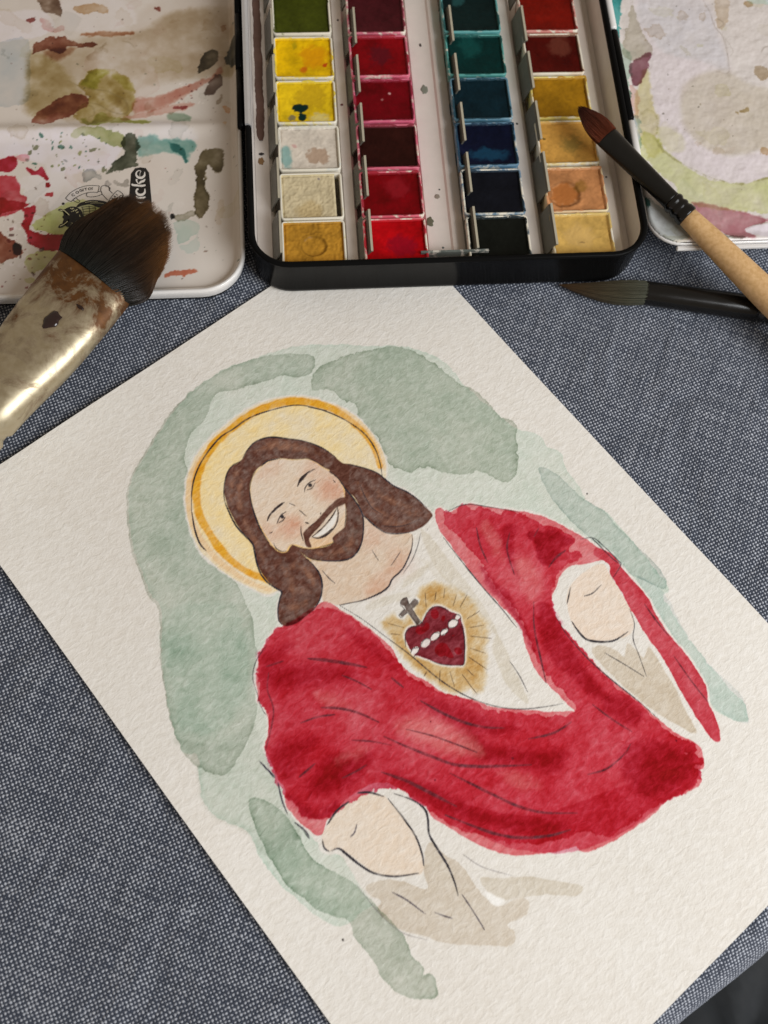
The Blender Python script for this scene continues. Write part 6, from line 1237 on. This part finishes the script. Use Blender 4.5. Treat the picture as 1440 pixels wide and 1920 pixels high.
tipcurve = spline([(17, -15.9), (22, -15.7), (26.1, -13.9), (28.3, -9.6), (28.9, -4.1), (27.2, 1.1), (23.5, 5.5), (17.3, 10.0), (11.0, 12.4)], False, 10)
def hair_pt(a, f, lay):
    """a across -1..1, f along 0..1, lay -1..1 through the thickness"""
    e = tipcurve[int(np.clip((a + 1) / 2, 0, 1) * (len(tipcurve) - 1))]
    base = np.array([-1.2, 12.1 * a])
    bul = np.array([0, 2.6 * a]) * math.sin(math.pi * min(f * 1.15, 1))
    p = base * (1 - f) + e * f + bul
    th = (4.4 * (1 - f ** 1.6) + .9) * math.sqrt(max(1 - a * a * .92, 0.02))
    return p[0], p[1], lay * th
V = []; C = []; na, nf = 48, 22
for lay in (.86, -.86):
    for i in range(na):
        a = -1 + 2 * i / (na - 1)
        for j in range(nf):
            f = j / (nf - 1) * .93
            s, t, z = hair_pt(a, f, lay); V.append(bw(s, t, z)); C.append(lin((26, 20, 17)) * (1 - f) + lin((52, 34, 20)) * f)
q = []
for l in range(2):
    o_ = l * na * nf
    for i in range(na - 1):
        for j in range(nf - 1):
            a_ = o_ + i * nf + j; fq = (a_, a_ + nf, a_ + nf + 1, a_ + 1); q.append(fq if l else fq[::-1])
tuft = make("hair_tuft", V, None, M_HAIR, big, True, col=np.array(C), quads=q, origin=bo)
hr = np.random.default_rng(12); paths = []; rads = []; cols = []
for h in range(3200):
    a = hr.uniform(-1, 1); lay = hr.uniform(.55, 1.08) if h % 5 else hr.uniform(-1, .5)
    ln = 1 - .10 * hr.random() ** 2 + .02 * hr.normal(); clump = .035 * math.sin(a * 23) + .02 * math.sin(a * 57 + 1)
    da = hr.normal() * (.035 if h % 23 else .16) + clump; k = 7; pth = []; rd = []; cc = []
    tone = hr.uniform(.55, 1.35); amber = np.clip(.55 + .4 * math.sin(a * 9 + 2) + .35 * a, 0.1, 1)
    for j in range(k):
        f = j / (k - 1) * ln
        s, t, z = hair_pt(np.clip(a + da * f, -1, 1), f, lay); pth.append(bw(s, t, z + .12 * hr.normal() * f))
        rd.append(.085 * (1 - .75 * (j / (k - 1)) ** 2))
        c0, c1, c2 = lin((28, 32, 30)), lin((36, 26, 19)), lin((114, 74, 38)) * amber + lin((50, 33, 21)) * (1 - amber)
        g_ = max((f - .3) / .7, 0) ** 1.6; c = c0 * (1 - f / .3) + c1 * (f / .3) if f < .3 else c1 * (1 - g_) + c2 * g_
        cc.append(c * tone)
    paths.append(pth); rads.append(rd); cols.append(cc)
tag(strands(paths, rads, cols, "hair_strands", big, bo), kind="stuff")

# --- the black-ferruled brush with the pale wooden handle, resting on the tin rim
wb = empty("wooden_brush", (90.0, 80.0, 0.0), "small brush with russet hair, black ferrule and pale wooden handle over the tin rim", "paintbrush")
wo = (90.0, 80.0, 0.0)
def ax(f, A=np.array([71.9, 105.6, 19.3]), B=np.array([113.7, 54.9, 12.6])): return A + (B - A) * f
D = np.linalg.norm(ax(1) - ax(0))
def wpt(mm): return ax(mm / D)
Lf = 27.0
V, F = tube([wpt(m) for m in (-.1, .1, .6, 3, 8, 14, 20, 25, 26.5, 27.0)], [(3.75, 1.7), (3.85, 1.8), (3.9, 1.85), (3.8, 2.0), (3.5, 2.2), (3.15, 2.4), (2.85, 2.55), (2.65, 2.6), (2.65, 2.65), (2.7, 2.7)], 24)
make("ferrule", V, F, plain("black_ferrule", (22, 21, 19), .32, var=.15, spec=.25), wb, True, origin=wo)
V, F = tube([wpt(27 + m) for m in (0, .3, .9, 1.5, 2.0, 2.3, 2.9, 3.6, 4.0, 4.3, 4.9, 6.4, 6.8)], [2.6, 2.95, 3.15, 3.1, 2.75, 2.75, 3.1, 3.15, 2.85, 2.85, 3.2, 3.3, 3.0], 24)
make("ferrule_crimp", V, F, plain("black_crimp", (16, 15, 15), .18, var=.1, spec=.4), wb, True, origin=wo)
def wood_mat():
    m, nt, b = new_mat("pale_wood")
    t = noise(nt, 260, 4, .6, stretch=((1, .08, .08), (0, 0, math.radians(-50)))); t2 = noise(nt, 900, 3)
    c = mixc(nt, t.outputs[0], lin((184, 136, 80)), lin((230, 190, 130)))
    nt.links.new(mixc(nt, .2, c, ramp(nt, t2.outputs[0], [(.35, (.25, .15, .07)), (.6, (.8, .6, .4))]).outputs[0]), b.inputs['Base Color'])
    b.inputs['Roughness'].default_value = .5; b.inputs['Coat Weight'].default_value = .15
    bump(nt, b, t.outputs[0], .1, .0002)
    return m
V, F = tube([wpt(33.4 + m) for m in (0, .4, 3, 10, 20, 32, 45, 60, 80, 100)], [2.6, 2.85, 3.0, 3.4, 3.8, 4.15, 4.3, 4.2, 3.8, 3.0], 24)
make("handle", V, F, wood_mat(), wb, True, origin=wo)
dirw = (ax(1) - ax(0)) / D; sw = np.cross(dirw, (0, 0, 1)); sw /= np.linalg.norm(sw)
tipp = np.array([65.6, 115.6, 19.6])
def whair(a, f, lay):
    b0 = wpt(.4) + sw * 3.7 * a
    ex = tipp + sw * (2.0 * a) - dirw * (-1.6 * a * a + .4 * a)
    p = b0 * (1 - f) + ex * f + sw * a * 1.0 * math.sin(math.pi * f)
    return p + np.array([0, 0, lay * (1.7 * (1 - f ** 1.5) + .35) * math.sqrt(max(1 - .9 * a * a, .05))])
V = []; C = []; na, nf = 20, 14
for lay in (.85, -.85):
    for i in range(na):
        for j in range(nf):
            V.append(whair(-1 + 2 * i / (na - 1), j / (nf - 1) * .93, lay)); C.append(lin((70, 32, 20)) * (1 - .3 * j / nf))
q = []
for l in range(2):
    for i in range(na - 1):
        for j in range(nf - 1):
            a_ = l * na * nf + i * nf + j; fq = (a_, a_ + nf, a_ + nf + 1, a_ + 1); q.append(fq[::-1] if l else fq)
make("hair_tuft", V, None, M_HAIR, wb, True, col=np.array(C), quads=q, origin=wo)
paths = []; rads = []; cols = []
for h in range(800):
    a = hr.uniform(-1, 1); lay = hr.uniform(.5, 1.1) if h % 4 else hr.uniform(-1, .5); ln = 1.03 - .13 * hr.random() ** 1.5 + .05 * math.sin(a * 16); da = .05 * hr.normal() + .06 * math.sin(a * 14)
    tone = hr.uniform(.7, 1.3); pth = []; cc = []
    for j in range(6):
        f = j / 5 * ln; pth.append(whair(a + da * f, f, lay))
        c = lin((112, 54, 34)) * (1 - f) + lin((58, 20, 14)) * f; cc.append(c * tone)
    paths.append(pth); rads.append([.07, .07, .065, .06, .045, .02]); cols.append(cc)
tag(strands(paths, rads, cols, "hair_strands", wb, wo), kind="stuff")

# --- the round brush lying on the cloth in front of the tin
rb = empty("round_brush", (95.0, 59.0, 0.0), "black round brush with dark pointed hair lying on the cloth before the tin", "paintbrush")
ro = (95.0, 59.0, 0.0)
A = np.array([81.6, 62.5, 3.9]); B = np.array([114.6, 55.85, 4.1]); dr = (B - A) / np.linalg.norm(B - A); Lr = np.linalg.norm(B - A)
rp = lambda m: A + dr * m
V, F = tube([rp(m) for m in (-.1, .1, .6, 10, 22, Lr - 1, Lr)], [3.35, 3.5, 3.55, 3.65, 3.75, 3.8, 3.7], 28)
make("ferrule", V, F, plain("glossy_black_ferrule", (18, 17, 16), .2, var=.15, spec=.35), rb, True, origin=ro)
V, F = tube([rp(Lr + m) for m in (-.1, .3, .9, 1.4, 1.9, 2.5, 3.1, 3.6, 4.6, 6)], [3.5, 3.3, 3.3, 3.8, 3.9, 3.3, 3.3, 3.9, 4.0, 4.0], 28)
make("ferrule_crimp", V, F, plain("glossy_black_crimp", (26, 26, 25), .15, var=.1, coat=.4), rb, True, origin=ro)
V, F = tube([rp(Lr + 5.6 + m) for m in (0, 10, 25, 50, 80, 110)], [3.9, 4.4, 4.6, 4.0, 3.2, 2.2], 24)
make("handle", V, F, M_BLACK, rb, True, origin=ro)
sr = np.cross(dr, (0, 0, 1)); sr /= np.linalg.norm(sr)
tip = np.array([57.2, 67.6, 1.6])
def rhair(w, q_, f):
    b0 = rp(.4) + (sr * math.cos(w) + np.array([0, 0, 1]) * math.sin(w)) * 3.3 * q_
    r_ = 3.35 * q_ * (1 + .12 * math.sin(math.pi * min(f * 1.6, 1))) * max(1 - f ** 2.2, 0.02)
    c = (rp(.4) * (1 - f) + tip * f) + sr * (.9 * math.sin(math.pi * f))
    p = c + (sr * math.cos(w) + np.array([0, 0, 1]) * math.sin(w)) * r_
    p[2] = max(p[2], .15); return p
V = []; C = []; nw, nf = 24, 18
for j in range(nf):
    for i in range(nw):
        f = j / (nf - 1); V.append(rhair(2 * math.pi * i / nw, .9, f * .98)); C.append(lin((56, 52, 40)) * (1 - f) + lin((44, 34, 24)) * f)
q = [(j * nw + i, (j + 1) * nw + i, (j + 1) * nw + (i + 1) % nw, j * nw + (i + 1) % nw) for j in range(nf - 1) for i in range(nw)]
make("hair_tuft", V, None, M_HAIR, rb, True, col=np.array(C), quads=q, origin=ro)
paths = []; rads = []; cols = []
for h in range(900):
    w = hr.uniform(0, 2 * math.pi); q_ = hr.uniform(.88, 1.04); ln = 1 - .08 * hr.random() ** 2; tone = hr.uniform(.6, 1.4); pth = []; cc = []; dw = .08 * hr.normal()
    for j in range(7):
        f = j / 6 * ln; pth.append(rhair(w + dw * f, q_, f)); cc.append((lin((74, 76, 62)) * (1 - f) + lin((72, 50, 30)) * f) * tone)
    paths.append(pth); rads.append([.075, .075, .07, .065, .055, .045, .02]); cols.append(cc)
tag(strands(paths, rads, cols, "hair_strands", rb, ro), kind="stuff")
